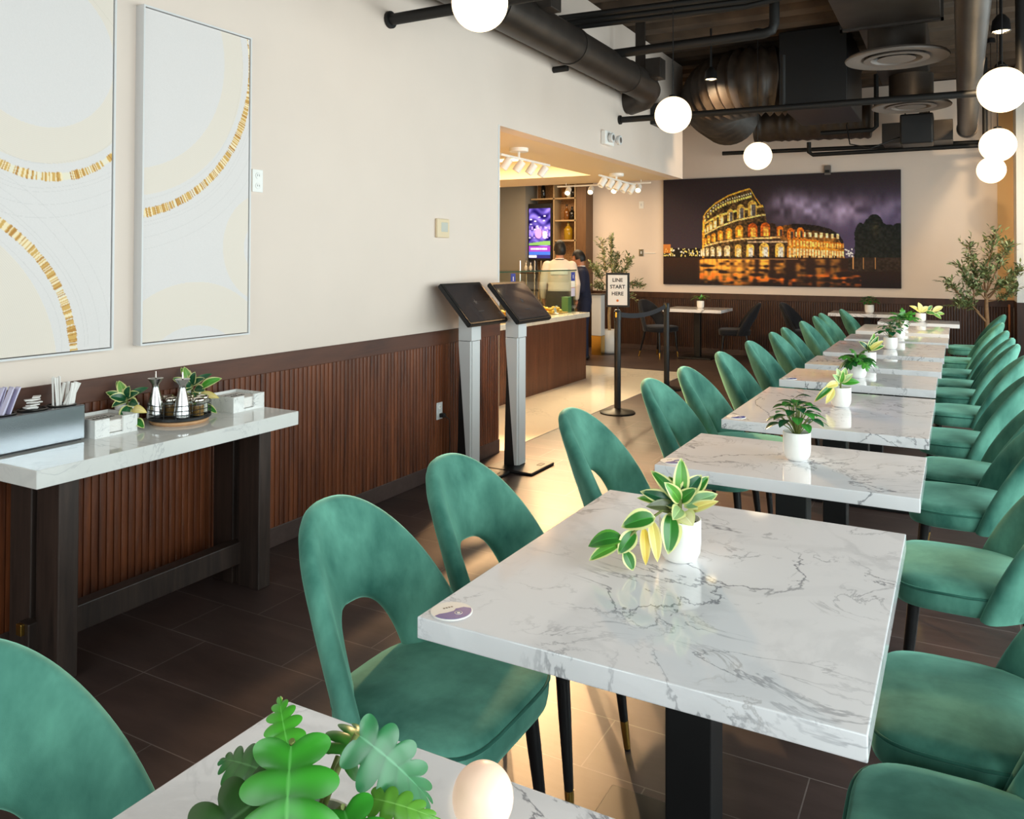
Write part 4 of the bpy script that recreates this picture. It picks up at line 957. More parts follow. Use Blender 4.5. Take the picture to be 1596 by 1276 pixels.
hoya(t, .1, [((0, .11, 0), (-.03, .24, 0), .034, (222, 214, 140), CRM, F_, .1), ((0, .11, 0), (-.14, .20, 0), .026, YEL, CRM, F_, .1), ((0, .11, 0), (.09, .19, .0), .032, (214, 208, 130), CRM, F_, .1), ((0, .11, 0), (-.08, .14, .05), .024, YEL, CRM, F_, .1), ((.06, .11, 0), (.16, .10, .04), .03, G_MD, CRM, F_, .1), ((.08, .13, 0), (.14, .2, .0), .024, (60, 130, 70), CRM, F_, .1),
     ((.14, .12, 0), (.27, .19, 0), .032, (222, 214, 140), CRM, F_, .1), ((.14, .1, 0), (.24, .04, .02), .026, G_LT, CRM, F_, .1), ((.18, .09, 0), (.29, .10, 0), .024, (130, 180, 80), CRM, F_, .1)], [([(0, .085, 0), (0, .12, 0)], .005), ([(0, .11, 0), (.1, .13, 0), (.2, .10, 0)], .003)])
t = pot_thing('spiky green plant in a white pot on the square table behind the belt', (-3.44, 12.2, .75), .055, .11)
sp = [((0, .12, 0), (math.cos(k*.63)*.16, .12+.07*abs(math.sin(k*1.9)), math.sin(k*.63)*.14), 1, [(56, 124, 40), (84, 152, 50)][k % 2]) for k in range(10)]
B = Leaves(); m = MB()
for a, b, k, cen in sp: B.leaf(V(*a), V(*b), .022, (0, 0, 1), .2, .2, cen); m.tube([(0, 0, .085), tuple(V(*a))], .003, 5)
B.leaf(V(0, .12, 0), V(.02, .22, 0), .02, V(*F_), .1, .2, (70, 140, 46)); m.build('stem', M['stem'], t); B.build('foliage', M['leaf'], t)
t = pot_thing('round green plant in a white pot on the far table under the mural', (-1.09, 12.33, .75), .06, .115)
bushy(t, .11, .11, .11, 30, .026, [(40, 110, 44), (56, 132, 50), (30, 92, 40)], 11, .08)
# foreground philodendron: big lobed leaves
t = pot_thing('large lobed-leaf plant on the table nearest the camera, beside the small globe lamp', (-.645, .70, .75), .055, .105)
fs = [((-.012, .222, .03), (.005, .06, .10), 1.15, (46, 126, 32)), ((-.03, .165, .02), (-.165, .075, .06), 1.0, (40, 76, 30)), ((.05, .20, -.02), (.135, .11, -.05), .8, (46, 110, 66)), ((.045, .15, .03), (.10, .06, .10), .9, (46, 128, 36)),
      ((-.03, .17, -.03), (-.06, .215, -.09), .5, (70, 156, 44)), ((-.06, .13, .05), (-.13, .06, .12), .8, (64, 130, 40)), ((.08, .12, .04), (.15, .06, .08), .7, (36, 92, 38)), ((.07, .14, 0), (.16, .125, .01), .4, (92, 150, 52)),
      ((-.05, .14, -.04), (-.14, .13, -.10), .6, (44, 96, 36)), ((.02, .15, -.06), (.05, .13, -.16), .8, (52, 120, 40)), ((.03, .12, .07), (.03, .05, .16), .7, (50, 130, 40))]
B = Leaves(); m = MB()
for a, b, k, cen in fs:
    A = V(*a); Bp = V(*b); B.lobed(A, Bp, .049*k, VT*.75+VZ*.65+VR*(a[0]*2), 7 if k > 1.05 else 6, .10, cen, .12, tuple(min(255, c+40) for c in cen))
    m.tube([(0, 0, .085), (A.x*.6, A.y*.6, .085+(A.z-.085)*.7), tuple(A)], .0035, 7)
B.leaf(V(.10, .10, .05), V(.18, .115, .07), .016, V(*F_), .1, .2, (96, 166, 52)); B.leaf(V(.17, .115, .06), V(.215, .08, .08), .006, V(*F_), .1, .2, (70, 110, 40))
m.tube([(0, 0, .085), tuple(V(.06, .10, .03)), tuple(V(.10, .10, .05))], .003, 6)
m.build('stem', M['stem'], t, smooth=60); B.build('foliage', M['leaf'], t)
# small lit globe lamp
t = thing('table_lamp', 'small lit globe lamp on the table nearest the camera', 'table lamp', (-.513, .862, .75))
MB().lathe([(.038, 0), (.04, .004), (.038, .012), (.012, .016), (.010, .045), (.02, .052), (.022, .056)], n=32).build('base', M['pot'], t, smooth=50)
MB().sphere((0, 0, .09), .0375, 40, 24, (1, 1, 1.06)).build('globe', M['globe_small'], t, smooth=80)
# console plants
def console_hoya(label, loc, flip, sc=1.0):
    t = pot_thing(label, loc, .047, .09, 'cream-edged plants on the console')
    lv = [((0, .11, 0), (-.035, .19, 0), .021, (120, 170, 80), CRM, F_, .1), ((0, .11, 0), (.02, .17, .02), .021, G_DK, CRM, F_, .1), ((0, .105, 0), (-.08, .145, .02), .018, G_MD, CRM, F_, .1), ((0, .105, 0), (-.05, .13, .05), .022, G_DK, CRM, F_, .1), ((0, .11, 0), (-.055, .185, -.02), .015, G_LT, CRM, F_, .1),
          ((0, .11, 0), (.065, .145, .03), .018, G_DK, CRM, F_, .1), ((0, .11, 0), (.085, .16, -.01), .016, G_DK, (60, 110, 60), F_, .1), ((0, .10, 0), (-.03, .09, .07), .018, G_DK, CRM, F_, .1), ((.02, .1, .02), (.075, .095, .06), .022, G_DK, CRM, F_, .1), ((0, .11, 0), (-.01, .175, .0), .014, YEL, CRM, F_, .1),
          ((.03, .09, .04), (.02, .03, .09), .024, (40, 100, 60), CRM, (.2, .4, 1), .1), ((.05, .075, .06), (.125, .075, .09), .018, (236, 214, 140), YEL, (0, .6, .8), .15), ((.06, .05, .07), (.02, .005, .115), .025, G_MD, CRM, (.2, .6, 1), .1), ((.07, .04, .08), (.12, .012, .105), .018, G_MD, CRM, (0, .8, .7), .1), ((.05, .06, .07), (.055, .02, .09), .014, G_LT, CRM, (0, .4, .9), .1)]
    if flip: lv = [((a[0]*1.05, a[1]*1.08, a[2]), (b[0]*1.05+(.02 if k > 9 else 0), b[1]*1.1, b[2]*.8), w_, c, e, u, d) for k, (a, b, w_, c, e, u, d) in enumerate(lv)]+[((.05, .11, .03), (.155, .165, .05), .022, (76, 160, 48), CRM, F_, .1)]
    hoya(t, .09, lv, [([(0, .075, 0), (0, .12, 0)], .004), ([(0, .10, 0), (.04, .085, .05), (.075, .04, .08)], .003)])
console_hoya('cream-edged trailing plant between the left napkin holder and the carousel', (-3.04, 2.195, CZ), False)
console_hoya('cream-edged trailing plant between the carousel and the right napkin holder', (-3.05, 2.53, CZ), True)
# coasters
def coaster(label, x, y):
    t = thing('coaster', label, 'coaster', (x, y, .75), 0, 'round printed table stickers')
    MB().lathe([(.001, 0), (.044, 0), (.0445, .0015), (.0435, .0025), (.001, .0026)], n=40).build('disc', M['white_print'], t)
    mb = MB(); pts = [(.042*math.cos(a), .042*math.sin(a)) for a in [PI*1.06+k*(PI*.88)/20 for k in range(21)]]
    pts += [(.03, .003), (.012, .004), (.004, -.004), (-.012, -.006), (-.03, -.004)]
    mb.prism([(y_*-1 if False else x_, y_) for x_, y_ in pts], .0026, .0030, Matrix.Rotation(1.0, 4, 'Z')); bl = mb.build('blue_field', M['blue_print'], t, smooth=0)
    mb = MB(); Rz = Matrix.Rotation(1.0, 4, 'Z') @ Matrix.Translation((.008, -.018, .003))
    mb.lathe([(.007, 0), (.0085, 0), (.0085, .0004), (.007, .0004)], n=24, mat=Rz, close=False); mb.build('ring_emblem', M['white_print'], bl)
    mb = MB(); mb.lathe([(.0005, .0002), (.004, .0002), (.004, .0004), (.0005, .0004)], n=16, mat=Rz); mb.build('dot_emblem', M['white_print'], bl)
    mb = MB(); Rw = Matrix.Rotation(1.0, 4, 'Z')
    for k in range(4): mb.prism([(-.012+.006*k, .014), (-.008+.006*k, .014), (-.008+.006*k, .019), (-.012+.006*k, .019)], .0026, .0029, Rw)
    mb.build('small_wording', M['diffuser'], t, smooth=0)
for n_, (x, y) in (('second', (-.945, 1.455)), ('third', (-.93, 2.925)), ('fourth', (-.925, 3.89)), ('fifth', (-.93, 5.305))):
    coaster('round white and blue sticker on the corner of the %s table from the camera' % n_, x, y)

# ------------------------------------------------------------------ mural
def mural_image(W, H):
    rg = np.random.default_rng(12); u, v = np.meshgrid(np.linspace(0, 1, W), np.linspace(0, 1, H))
    def nz(nx, ny, seed):
        r_ = np.random.default_rng(seed); g = r_.random((ny+2, nx+2)); x = u*nx; y = v*ny; i = x.astype(int); j = y.astype(int); fx = x-i; fy = y-j; fx = fx*fx*(3-2*fx); fy = fy*fy*(3-2*fy)
        return (g[j, i]*(1-fx)+g[j, i+1]*fx)*(1-fy)+(g[j+1, i]*(1-fx)+g[j+1, i+1]*fx)*fy
    img = np.zeros((H, W, 3)); A = lambda *c: np.array(c, float)
    sky = A(40, 33, 36)+(A(64, 56, 82)-A(40, 33, 36))*np.clip((u-.45)*2.2, 0, 1)[..., None]*np.clip(v*2.2-.1, 0, 1)[..., None]
    sky = sky+(A(22, 18, 30))*np.clip(v*1.3, 0, 1)[..., None]*.6
    cl = nz(9, 4, 1)*.4+nz(26, 9, 2)*.32+nz(60, 18, 3)*.28
    cen = .30+.10*(u-.5); band = np.exp(-((v-cen)/.11)**2)*np.clip((u-.44)*9, 0, 1)*(1-.45*np.clip((u-.62)*2.6, 0, 1))
    hot = np.exp(-((u-.565)/.05)**2-((v-.25)/.09)**2)+.6*np.exp(-((u-.66)/.035)**2-((v-.34)/.05)**2)
    b = np.clip(band*(cl*1.9-.28)+hot*.6*cl*1.6, 0, 1)[..., None]
    img[:] = sky*(1-b)+A(178, 160, 196)*b
    # distant street, left
    m = (v > .66) & (v < .75) & (u < .2); img[m] = A(26, 20, 18)
    for k in range(70):
        x = rg.random()*.18; y = .66+.07*rg.random(); m = (np.abs(u-x) < .0025) & (np.abs(v-y) < .006); img[m] = A(255, 190, 110) if rg.random() < .7 else A(255, 240, 210)
    m = (u < .035) & (v > .62) & (v < .70); img[m] = img[m]*.3+A(220, 130, 50)*.7
    # wet square
    g = v > .745; t_ = np.clip((v-.745)/.255, 0, 1); img[g] = (A(48, 30, 24)*(1-t_[..., None])+A(30, 24, 26)*t_[..., None])[g]
    # helper: stone wall below a line
    top_x = np.array([.183, .187, .2, .24, .30, .36, .395, .402, .42, .445, .452, .462, .470, .505, .512, .53, .56, .585]); top_y = np.array([.52, .36, .315, .235, .165, .125, .107, .12, .19, .265, .265, .33, .43, .435, .5, .585, .60, .74])
    tl = np.interp(u, top_x, top_y, left=2, right=2); outer = (v > tl) & (v < .745) & (u > .178)
    rx = np.array([.49, .51, .56, .58, .62, .68, .73, .765, .782, .788]); ry = np.array([.455, .46, .45, .44, .445, .46, .49, .54, .60, .74]); il = np.interp(u, rx, ry, left=2, right=2); inner = (v > il) & (v < .745)
    tex = nz(140, 70, 5)[..., None]
    img[inner] = (A(96, 62, 30)*(.5+.9*tex))[inner]
    glow = np.clip((v-.50)/.2, 0, 1)[..., None]; img[inner] = (img+A(110, 70, 22)*glow*(nz(60, 16, 8)[..., None]))[inner]
    m = inner & (v < il+.05) & (u > .575); img[m] = (A(34, 26, 24)*(.7+.6*tex))[m]
    img[outer] = (A(84, 62, 36)*(.45+.9*tex))[outer]
    m = outer & (u > .385) & (v > .42); img[m] = (A(52, 36, 26)*(.5+tex))[m]
    def arc(cx, base, w_, h, col, hot_=A(255, 238, 190), inner_=None):
        top_ = base-h+w_; inside = ((np.abs(u-cx) < w_) & (v > top_) & (v < base)) | ((((u-cx)/w_)**2+((v-top_)/(w_*2.1))**2) < 1) & (v <= top_)
        img[inside] = col*.85+rg.normal(0, 8, (inside.sum(), 1))
        core = inside & (np.abs(u-cx-.15*w_) < w_*.55) & (v > base-h*.8); img[core] = (col*.35+hot_*.65)
        if inner_ is not None:
            m = inside & (u > cx-.1*w_) & (np.abs(u-cx-.3*w_) < w_*.45) & (v > top_); img[m] = inner_
    O, Yl, Wh = A(236, 150, 40), A(244, 190, 84), A(255, 240, 206)
    # bands of the tall wall follow its curve
    def yl(x, pts): return np.interp(x, [p[0] for p in pts], [p[1] for p in pts])
    b3 = [(.19, .53), (.26, .455), (.34, .40), (.45, .355)]; b2 = [(.18, .645), (.26, .60), (.36, .572), (.55, .56)]; b1 = [(.178, .735), (.3, .74), (.56, .742)]; b4 = [(.19, .43), (.25, .36), (.33, .315), (.45, .275)]; t4 = [(.187, .36), (.24, .245), (.30, .185), (.40, .135)]
    for bl, th_, col, x1 in ((b4, .010, A(250, 196, 96), .455), (b3, .008, A(244, 200, 120), .47), (b2, .008, A(214, 170, 110), .56)):
        m = outer & (np.abs(v-np.interp(u, [p[0] for p in bl], [p[1] for p in bl])) < th_) & (u < x1); img[m] = col
    m = outer & (np.abs(u-.186-(.74-v)*.012) < .005); img[m] = A(236, 160, 50)
    m = outer & (v < tl+.014) & (u < .455); img[m] = A(230, 160, 54)
    for k in range(20):
        x = .195+.205*(k/19)**.9; y = yl(x, t4)+.05; m = (np.abs(u-x) < .004) & (np.abs(v-y) < .012) & outer; img[m] = A(255, 214, 110)
        y = yl(x, t4)+.022; m = (np.abs(u-x) < .0025) & (np.abs(v-y) < .006) & outer; img[m] = A(255, 240, 180)
    xs = [.196, .208, .222, .241, .270, .310, .357, .407]
    for i, x in enumerate(xs):
        w_ = .004+.0145*(i/7)**1.2; arc(x, yl(x, b3)-.012, w_, .045+.075*(i/7), Yl, Wh, A(92, 84, 84) if i > 4 else None)
    xs = [.187, .198, .213, .236, .266, .304, .350, .408, .463]
    for i, x in enumerate(xs):
        w_ = .004+.0155*min(1, i/7)**1.2; arc(x, yl(x, b2)-.014, w_, .05+.055*min(1, i/7), O if i < 7 else A(214, 98, 26), A(255, 200, 90), None)
    xs = [.180, .190, .206, .230, .260, .297, .345, .397, .458, .524]
    for i, x in enumerate(xs):
        w_ = .004+.0155*min(1, i/8)**1.1; arc(x, yl(x, b1)-.006, w_, .06+.045*min(1, i/8), A(240, 210, 150) if i < 6 else Yl, Wh, A(200, 196, 190) if i > 6 else None)
    for bl, x0, x1 in ((b2, .385, .56),): m = (np.abs(v-.60) < .006) & (u > x0) & (u < x1) & outer; img[m] = A(176, 150, 120)
    for i in range(19):
        x = .565+.215*(i/18)**.85; sc = 1-.45*(i/18); arc(x, .742, .009*sc, .085*sc+.02, O, Wh); y = .64+.02*(i/18)
        arc(x, y, .008*sc, .07*sc, A(230, 130, 30), A(255, 214, 130)); 
        if i % 2 == 0: m = (np.abs(u-x) < .008*sc) & (np.abs(v-(.53+.03*i/18)) < .02) & inner; img[m] = A(250, 214, 150)
    for cx, cy in ((.525, .53), (.57, .55), (.61, .545)): arc(cx, cy+.02, .014, .075, A(240, 120, 26), A(255, 180, 80), A(70, 50, 44))
    img = np.where((outer | inner)[..., None], img*(.62+.62*nz(150, 80, 51)[..., None]), img)
    # reflections
    rf = nz(60, 40, 21); rf2 = nz(14, 50, 22)
    for x, w_, s, ln in ([(.18+.02*k, .009, .9, .16) for k in range(6)]+[(.297, .015, 1, .2), (.345, .018, 1, .22), (.397, .02, 1, .17), (.458, .021, 1.1, .2), (.524, .022, .9, .12), (.61, .02, .55, .18), (.69, .02, .5, .2), (.75, .02, .4, .2), (.23, .05, .7, .22), (.33, .06, .6, .23)]):
        m = (np.exp(-((u-x)/w_)**4)*(v > .755)*np.exp(-np.clip((v-.76)/ln, 0, 9)**3)*np.clip((rf*.6+rf2*.7-.38)*2.4, 0, 1)*s)[..., None]
        img = img*(1-np.clip(m, 0, 1))+A(255, 170, 66)*np.clip(m, 0, 1)
    m = (np.exp(-((v-.93)/.05)**2)*(u > .17)*(u < .85)*np.clip(rf2*rf*2.6-.55, 0, 1))[..., None]; img = img*(1-m)+A(232, 110, 36)*m
    m = (np.abs(v-(.755+.10*(1-np.abs(u-.46)/.3)*0)) < .004) & (u > .3) & (u < .6); img[m] = A(120, 84, 56)
    for k in range(60):
        x = .2+.58*rg.random(); m = (np.abs(u-x) < .0016) & (np.abs(v-.738) < .012); img[m] = A(24, 18, 18)
    # railing and dark trees, right
    m = (v > .74) & (v < .86) & (u > .80); img[m] = (A(44, 34, 28)*(.7+.6*tex))[m]
    for x in (.82, .86, .905): m = (np.abs(u-x) < .0015) & (v > .73) & (v < .84); img[m] = A(180, 130, 80)
    for cx, w_, t0 in ((.848, .022, .44), (.90, .04, .37), (.955, .05, .46), (.99, .04, .45)):
        e = w_*np.clip((v-t0)/.09, 0, 1)**.5*(.9+.3*nz(50, 50, 31)); m = (np.abs(u-cx) < e) & (v < .74) & (v > t0); img[m] = (A(24, 26, 24)*(.6+.8*tex))[m]
    m = (np.exp(-((u-.905)/.012)**2-((v-.5)/.06)**2)*nz(90, 70, 33))[..., None]; img = img*(1-.5*m)+A(120, 96, 50)*.5*m
    for k in range(14): x = .79+.03*rg.random(); y = .67+.06*rg.random(); m = (np.abs(u-x) < .003) & (np.abs(v-y) < .006); img[m] = A(240, 226, 210)
    img += rg.normal(0, 2.5, img.shape)
    return np.clip(img*1.25, 0, 255)
t = thing('mural', 'wide night photograph of a floodlit arcaded ruin on the back wall', 'picture', (-2.46, YB-.002, 1.085))
MWd, MHt = 3.50, 1.695
box((-MWd/2, -.04, 0), (MWd/2, 0, MHt), .003).build('canvas_box', M['ink'], t)
picture('photo_print', mural_image(420, 204), (-MWd/2+.002, -.0412, MHt-.002), (MWd-.004, 0, 0), (0, 0, -(MHt-.004)), M['mural'], t)

# ------------------------------------------------------------------ olive trees
def olive(label, loc, trunk, branches, seed, dens, cols, pot, mat_bark, ln=.065):
    t = thing('olive_tree', label, 'tree', loc, 0, 'indoor olive trees'); rr = random.Random(seed); m = MB(); B = Leaves(); tips = []
    if pot:
        mp = MB(); mp.lathe([(.11, 0), (.155, .01), (.172, .06), (.165, .22), (.14, .36), (.132, .37), (.125, .36), (.125, .3)], n=40, close=False); mp.build('planter', M['pot'], t, smooth=60)
        MB().lathe([(.001, .325), (.126, .32)], n=28, close=False).build('soil', M['soil'], t, smooth=0)
    m.tube([V(*p) for p in trunk[0]], trunk[1], 9)
    for pts, r0 in branches:
        P = [V(*p) for p in pts]; m.tube(P, [r0*(1-.7*i/(len(P)-1)) for i in range(len(P))], 6)
        for i in range(len(P)-1): tips += [(P[i].lerp(P[i+1], k/5), (P[i+1]-P[i]).normalized(), (i+k/5)/(len(P)-1)) for k in range(5)]
        tips.append((P[-1], (P[-1]-P[-2]).normalized(), 1))
    for p, d, f in tips:
        if f < .3: continue
        for s in range(dens):
            tw = (d+Vector((rr.uniform(-1, 1), rr.uniform(-1, 1), rr.uniform(-.5, .9)))*.9).normalized(); L_ = rr.uniform(.05, .16)
            m.tube([p, p+tw*L_], [.0025, .0012], 4)
            for k in range(6):
                q = p+tw*L_*(.2+.8*k/5); a = (tw*.6+Vector((rr.uniform(-1, 1), rr.uniform(-1, 1), rr.uniform(-.7, .8)))).normalized()
                B.leaf(q, q+a*ln*rr.uniform(.75, 1.2), ln*.15, (rr.uniform(-1, 1), rr.uniform(-1, 1), 1), .05, .1, rr.choice(cols), n=4)
    m.build('trunk', mat_bark, t, smooth=60); B.build('foliage', M['olive_leaf'], t); return t
OC = [(98, 112, 66), (136, 146, 94), (76, 90, 54), (168, 174, 128), (116, 124, 78)]
olive('potted olive tree in a tall white planter behind the LINE START HERE sign', (-4.86, 12.05, 0), ([(0, .32, 0), (-.01, .6, 0), (.01, .85, 0), (0, 1.0, 0), (0, 1.1, 0)], [.026, .024, .024, .022, .016]),
      [([(0, 1.0, 0), (-.05, 1.25, .03), (-.10, 1.5, .03), (-.12, 1.74, 0)], .012), ([(0, 1.05, 0), (.03, 1.3, .05), (.02, 1.55, .05), (.02, 1.78, .0)], .012), ([(0, .95, 0), (.14, 1.15, .05), (.24, 1.32, .05), (.32, 1.45, 0)], .011), ([(0, .95, 0), (.16, 1.05, .05), (.32, 1.10, .05), (.46, 1.08, 0)], .010), ([(0, 1.0, 0), (-.13, 1.15, .06), (-.2, 1.28, .05), (-.24, 1.34, 0)], .010), ([(0, .98, 0), (-.12, 1.02, .08), (-.20, 1.06, .1)], .009), ([(0, 1.1, 0), (.1, 1.35, -.08), (.14, 1.5, -.1)], .010), ([(0, .92, 0), (.14, .95, .08), (.26, .9, .1)], .009), ([(0, 1.0, .0), (.05, 1.18, .12), (.08, 1.3, .16)], .009)],
      3, 3, OC, True, M['bark_pale'])
olive('broad olive tree in the back right corner, beside the column', (.36, 12.0, 0), ([(0, .31, 0), (.0, .5, 0), (.0, .75, 0), (-.01, .92, 0), (-.005, 1.05, 0)], [.028, .028, .026, .024, .018]),
      [([(0, .72, 0), (-.12, .85, 0), (-.24, .98, .05), (-.38, 1.08, .05), (-.5, 1.2, .05)], .014), ([(-.01, .95, 0), (-.03, 1.2, .0), (0, 1.45, .02), (.06, 1.62, .02), (.10, 1.80, 0)], .016), ([(0, 1.0, 0), (.12, 1.15, .03), (.24, 1.28, .05), (.36, 1.36, .05)], .012), ([(0, 1.1, 0), (.08, 1.35, .05), (.18, 1.55, .05), (.24, 1.66, 0)], .011), ([(0, 1.05, 0), (-.12, 1.25, .04), (-.2, 1.45, .05), (-.24, 1.66, .03)], .012), ([(-.1, .85, 0), (-.25, .95, .08), (-.4, .96, .1)], .010), ([(0, 1.0, 0), (-.14, 1.1, .08), (-.28, 1.22, .1), (-.36, 1.4, .08)], .011), ([(0, .98, 0), (.14, 1.02, .08), (.26, 1.12, .1)], .010), ([(0, 1.1, 0), (-.05, 1.25, .12), (-.12, 1.34, .14)], .01), ([(0, 1.05, 0), (.06, 1.16, .13), (.14, 1.2, .16)], .01), ([(-.2, .95, .04), (-.22, 1.1, .1), (-.28, 1.22, .12)], .009)],
      8, 3, OC, True, M['bark'], .07)
bpy.data.objects['olive_tree.001'].location = (.31, 11.62, 0)

# ------------------------------------------------------------------ deli counter
CX = -4.07
t = thing('deli_counter', 'brown reeded deli counter with a pale stone top', 'counter', (CX, 7.65, 0))
box((-.8, -1.75, .03), (-.012, 1.68, .77)).build('body', M['counter_wood'], t, smooth=0)
reeds(lambda p, d, z: (-.012+d, p, z), -1.75, 1.68, .0, .77, .03, .008).build('reeded_front', M['counter_wood'], t, smooth=50, recalc=False)
reeds(lambda p, d, z: (p, 1.68+d, z), -.8, -.012, .0, .77, .03, .008).build('reeded_end', M['counter_wood'], t, smooth=50, recalc=True)
box((-.84, -1.77, .77), (.03, 1.71, .828), .004).build('stone_top', M['marble_counter'], t)
CTZ = .828
t = thing('sneeze_guard', 'glass sneeze guard case on the deli counter', 'glass case', (CX-.14, 7.65, CTZ))
box((-.004, -1.72, 0), (.004, 1.66, .52)).build('front_pane', M['glass'], t, smooth=0)
box((-.5, -1.72, .52), (.006, 1.66, .53)).build('top_pane', M['glass'], t, smooth=0)
box((-.5, 1.652, 0), (-.004, 1.66, .52)).build('end_pane', M['glass'], t, smooth=0)
box((.006, -1.72, .518), (.012, 1.66, .532)).build('top_edge', M['glass_edge'], t, smooth=0)
for y in (-1.7, 0, 1.645): box((-.512, y-.008, 0), (-.5, y+.008, .53)).build('support_post', M['chrome'], t, smooth=0)
def card(name, label, x, y, z, w_, h, parts, grp=None):
    t = thing(name, label, 'sign', (x, y, z), 0, grp)
    for (y0, z0, y1, z1, m) in parts:
        box((-.0015, y0, z0), (.0015, y1, z1)).build('panel', M[m], t, smooth=0)
    return t
t = card('counter_sign', 'small blue sign on the glass case, left of the man in white', CX-.128, 7.65+.0, 1.215, .09, .12, [(-.05, 0, .05, .12, 'blue_print'), (-.05, -.03, .05, 0, 'white_print')])
box((.0015, -.008, .04), (.0025, .008, .085)).build('bottle_emblem', M['white_print'], t, smooth=0)
t = card('counter_sign', 'tall blue, white and pink sign card at the far end of the glass case', CX-.128, 9.20, 1.03, .09, .3, [(-.055, .19, .055, .30, 'blue_print'), (-.055, .11, .055, .19, 'white_print'), (-.055, 0, .055, .105, 'lilac_paper')])
box((.0015, -.007, .22), (.0025, .007, .265)).build('bottle_emblem', M['white_print'], t, smooth=0); box((.0015, -.055, .104), (.0025, .055, .111)).build('divider_line', M['orange_print'], t, smooth=0)
tag(box((CX-.27, 9.17, CTZ), (CX-.18, 9.27, CTZ+.19), .003).build('carton', M['green_box']), 'green carton standing at the far end of the glass case', 'carton')
t = thing('food_tray', 'long wooden tray of yellow pastries under the glass', 'tray', (CX-.37, 8.25, CTZ)); box((-.2, -.9, 0), (.2, .9, .012), .003).build('tray_board', M['tray'], t)
pm_ = []
for sd in range(3):
    mb = MB(); b = bmesh.new(); bmesh.ops.create_uvsphere(b, u_segments=12, v_segments=8, radius=1)
    for v in b.verts: n_ = mnoise.noise(v.co*1.7+Vector((sd*9, 0, 0))); v.co = Vector((v.co.x*.045*(1+.25*n_), v.co.y*.03*(1+.3*n_), (v.co.z+.6*v.co.x**2*-.0)*.02*(1+.2*n_)))
    mb.merge(b); pm_.append(mb.mesh('pastry', M['pastry'], 80))
rr = random.Random(2)
for i in range(17):
    for j in range(4):
        for lay in range(2 if (i+j) % 2 else 1):
            o = bpy.data.objects.new('pastry', pm_[(i*3+j+lay) % 3]); C.objects.link(o)
            o.location = (CX-.20-.095*j+rr.uniform(-.01, .01), 7.42+.098*i+rr.uniform(-.01, .01), CTZ+.031+.034*lay); o.rotation_euler = (rr.uniform(-.15, .15), rr.uniform(-.15, .15), rr.uniform(0, 6))
            tag(o, 'golden yellow pastry on the long tray under the glass', 'pastry', 'pastries on the counter tray')
for k, y in enumerate((7.9, 8.35, 8.75, 9.12)):
    t = thing('price_card', ['white price card among the pastries, nearest of four', 'white price card among the pastries, second of four', 'white price card among the pastries, third of four', 'white price card at the far end of the pastries'][k], 'price card', (CX-.145 if k < 3 else CX-.3, y, CTZ+.008), 0, 'price cards in the glass case')
    T_ = Matrix.Rotation(-.25, 4, 'Y'); mb = MB(); mb.box((-.001, -.03, .01), (.001, .03, .075)); bmesh.ops.transform(mb.bm, matrix=T_, verts=mb.bm.verts[:]); mb.build('card', M['white_print'], t, smooth=0)
    mb = MB()
    for q in range(3): mb.box((.001, -.02, .03+.014*q), (.0015, .02-.01*(q % 2), .035+.014*q))
    bmesh.ops.transform(mb.bm, matrix=T_, verts=mb.bm.verts[:]); mb.build('print_lines', M['diffuser'], t, smooth=0)
    box((-.02, -.03, 0), (.02, .03, .010)).build('foot', M['white_print'], t, smooth=0)
# white post with brass foot
t = thing('pedestal', 'white square pedestal with a brass-colored foot at the end of the counter', 'pedestal', (-4.93, 11.75, 0))
box((-.08, -.08, .30), (.08, .08, .93), .006).build('shaft', M['white_plastic'], t); box((-.08, -.08, 0), (.08, .08, .30), .004).build('foot', M['gold'], t); box((-.10, -.1, .93), (.10, .1, .95), .003).build('cap', M['diffuser'], t)

# ------------------------------------------------------------------ back bar
struct(box((-7.1, 12.35, 0), (-6.54, YB, ZC)).build('trim_9', M['grey_paint'], smooth=0))
struct(box((-5.645, 12.5, 0), (-5.47, YB, ZC)).build('trim_10', M['brown_panel'], smooth=0))
t = thing('back_bar_shelving', 'open wall shelving with a mosaic back behind the two men', 'shelving', (-6.07, 12.6, 0))
box((-.44, .17, 0), (.42, .195, 3.3)).build('back_panel', M['niche'], t, smooth=0)
for z in (1.18, 1.79, 2.13, 2.51): 
    box((.02 if z < 2.4 else -.44, -.1, z), (.42, .17, z+.025)).build('shelf_board', M['shelf'], t, smooth=0)
for x in (-.0, .40): box((x-.012, -.1, 0), (x+.012, .17, 3.3)).build('upright', M['shelf'], t, smooth=0)
t = thing('menu_screen', 'lit portrait screen with a purple picture, left of the shelves', 'screen', (-6.30, 12.47, 1.46))
box((-.23, -.03, 0), (.21, .03, .98), .004).build('bezel', M['black'], t)
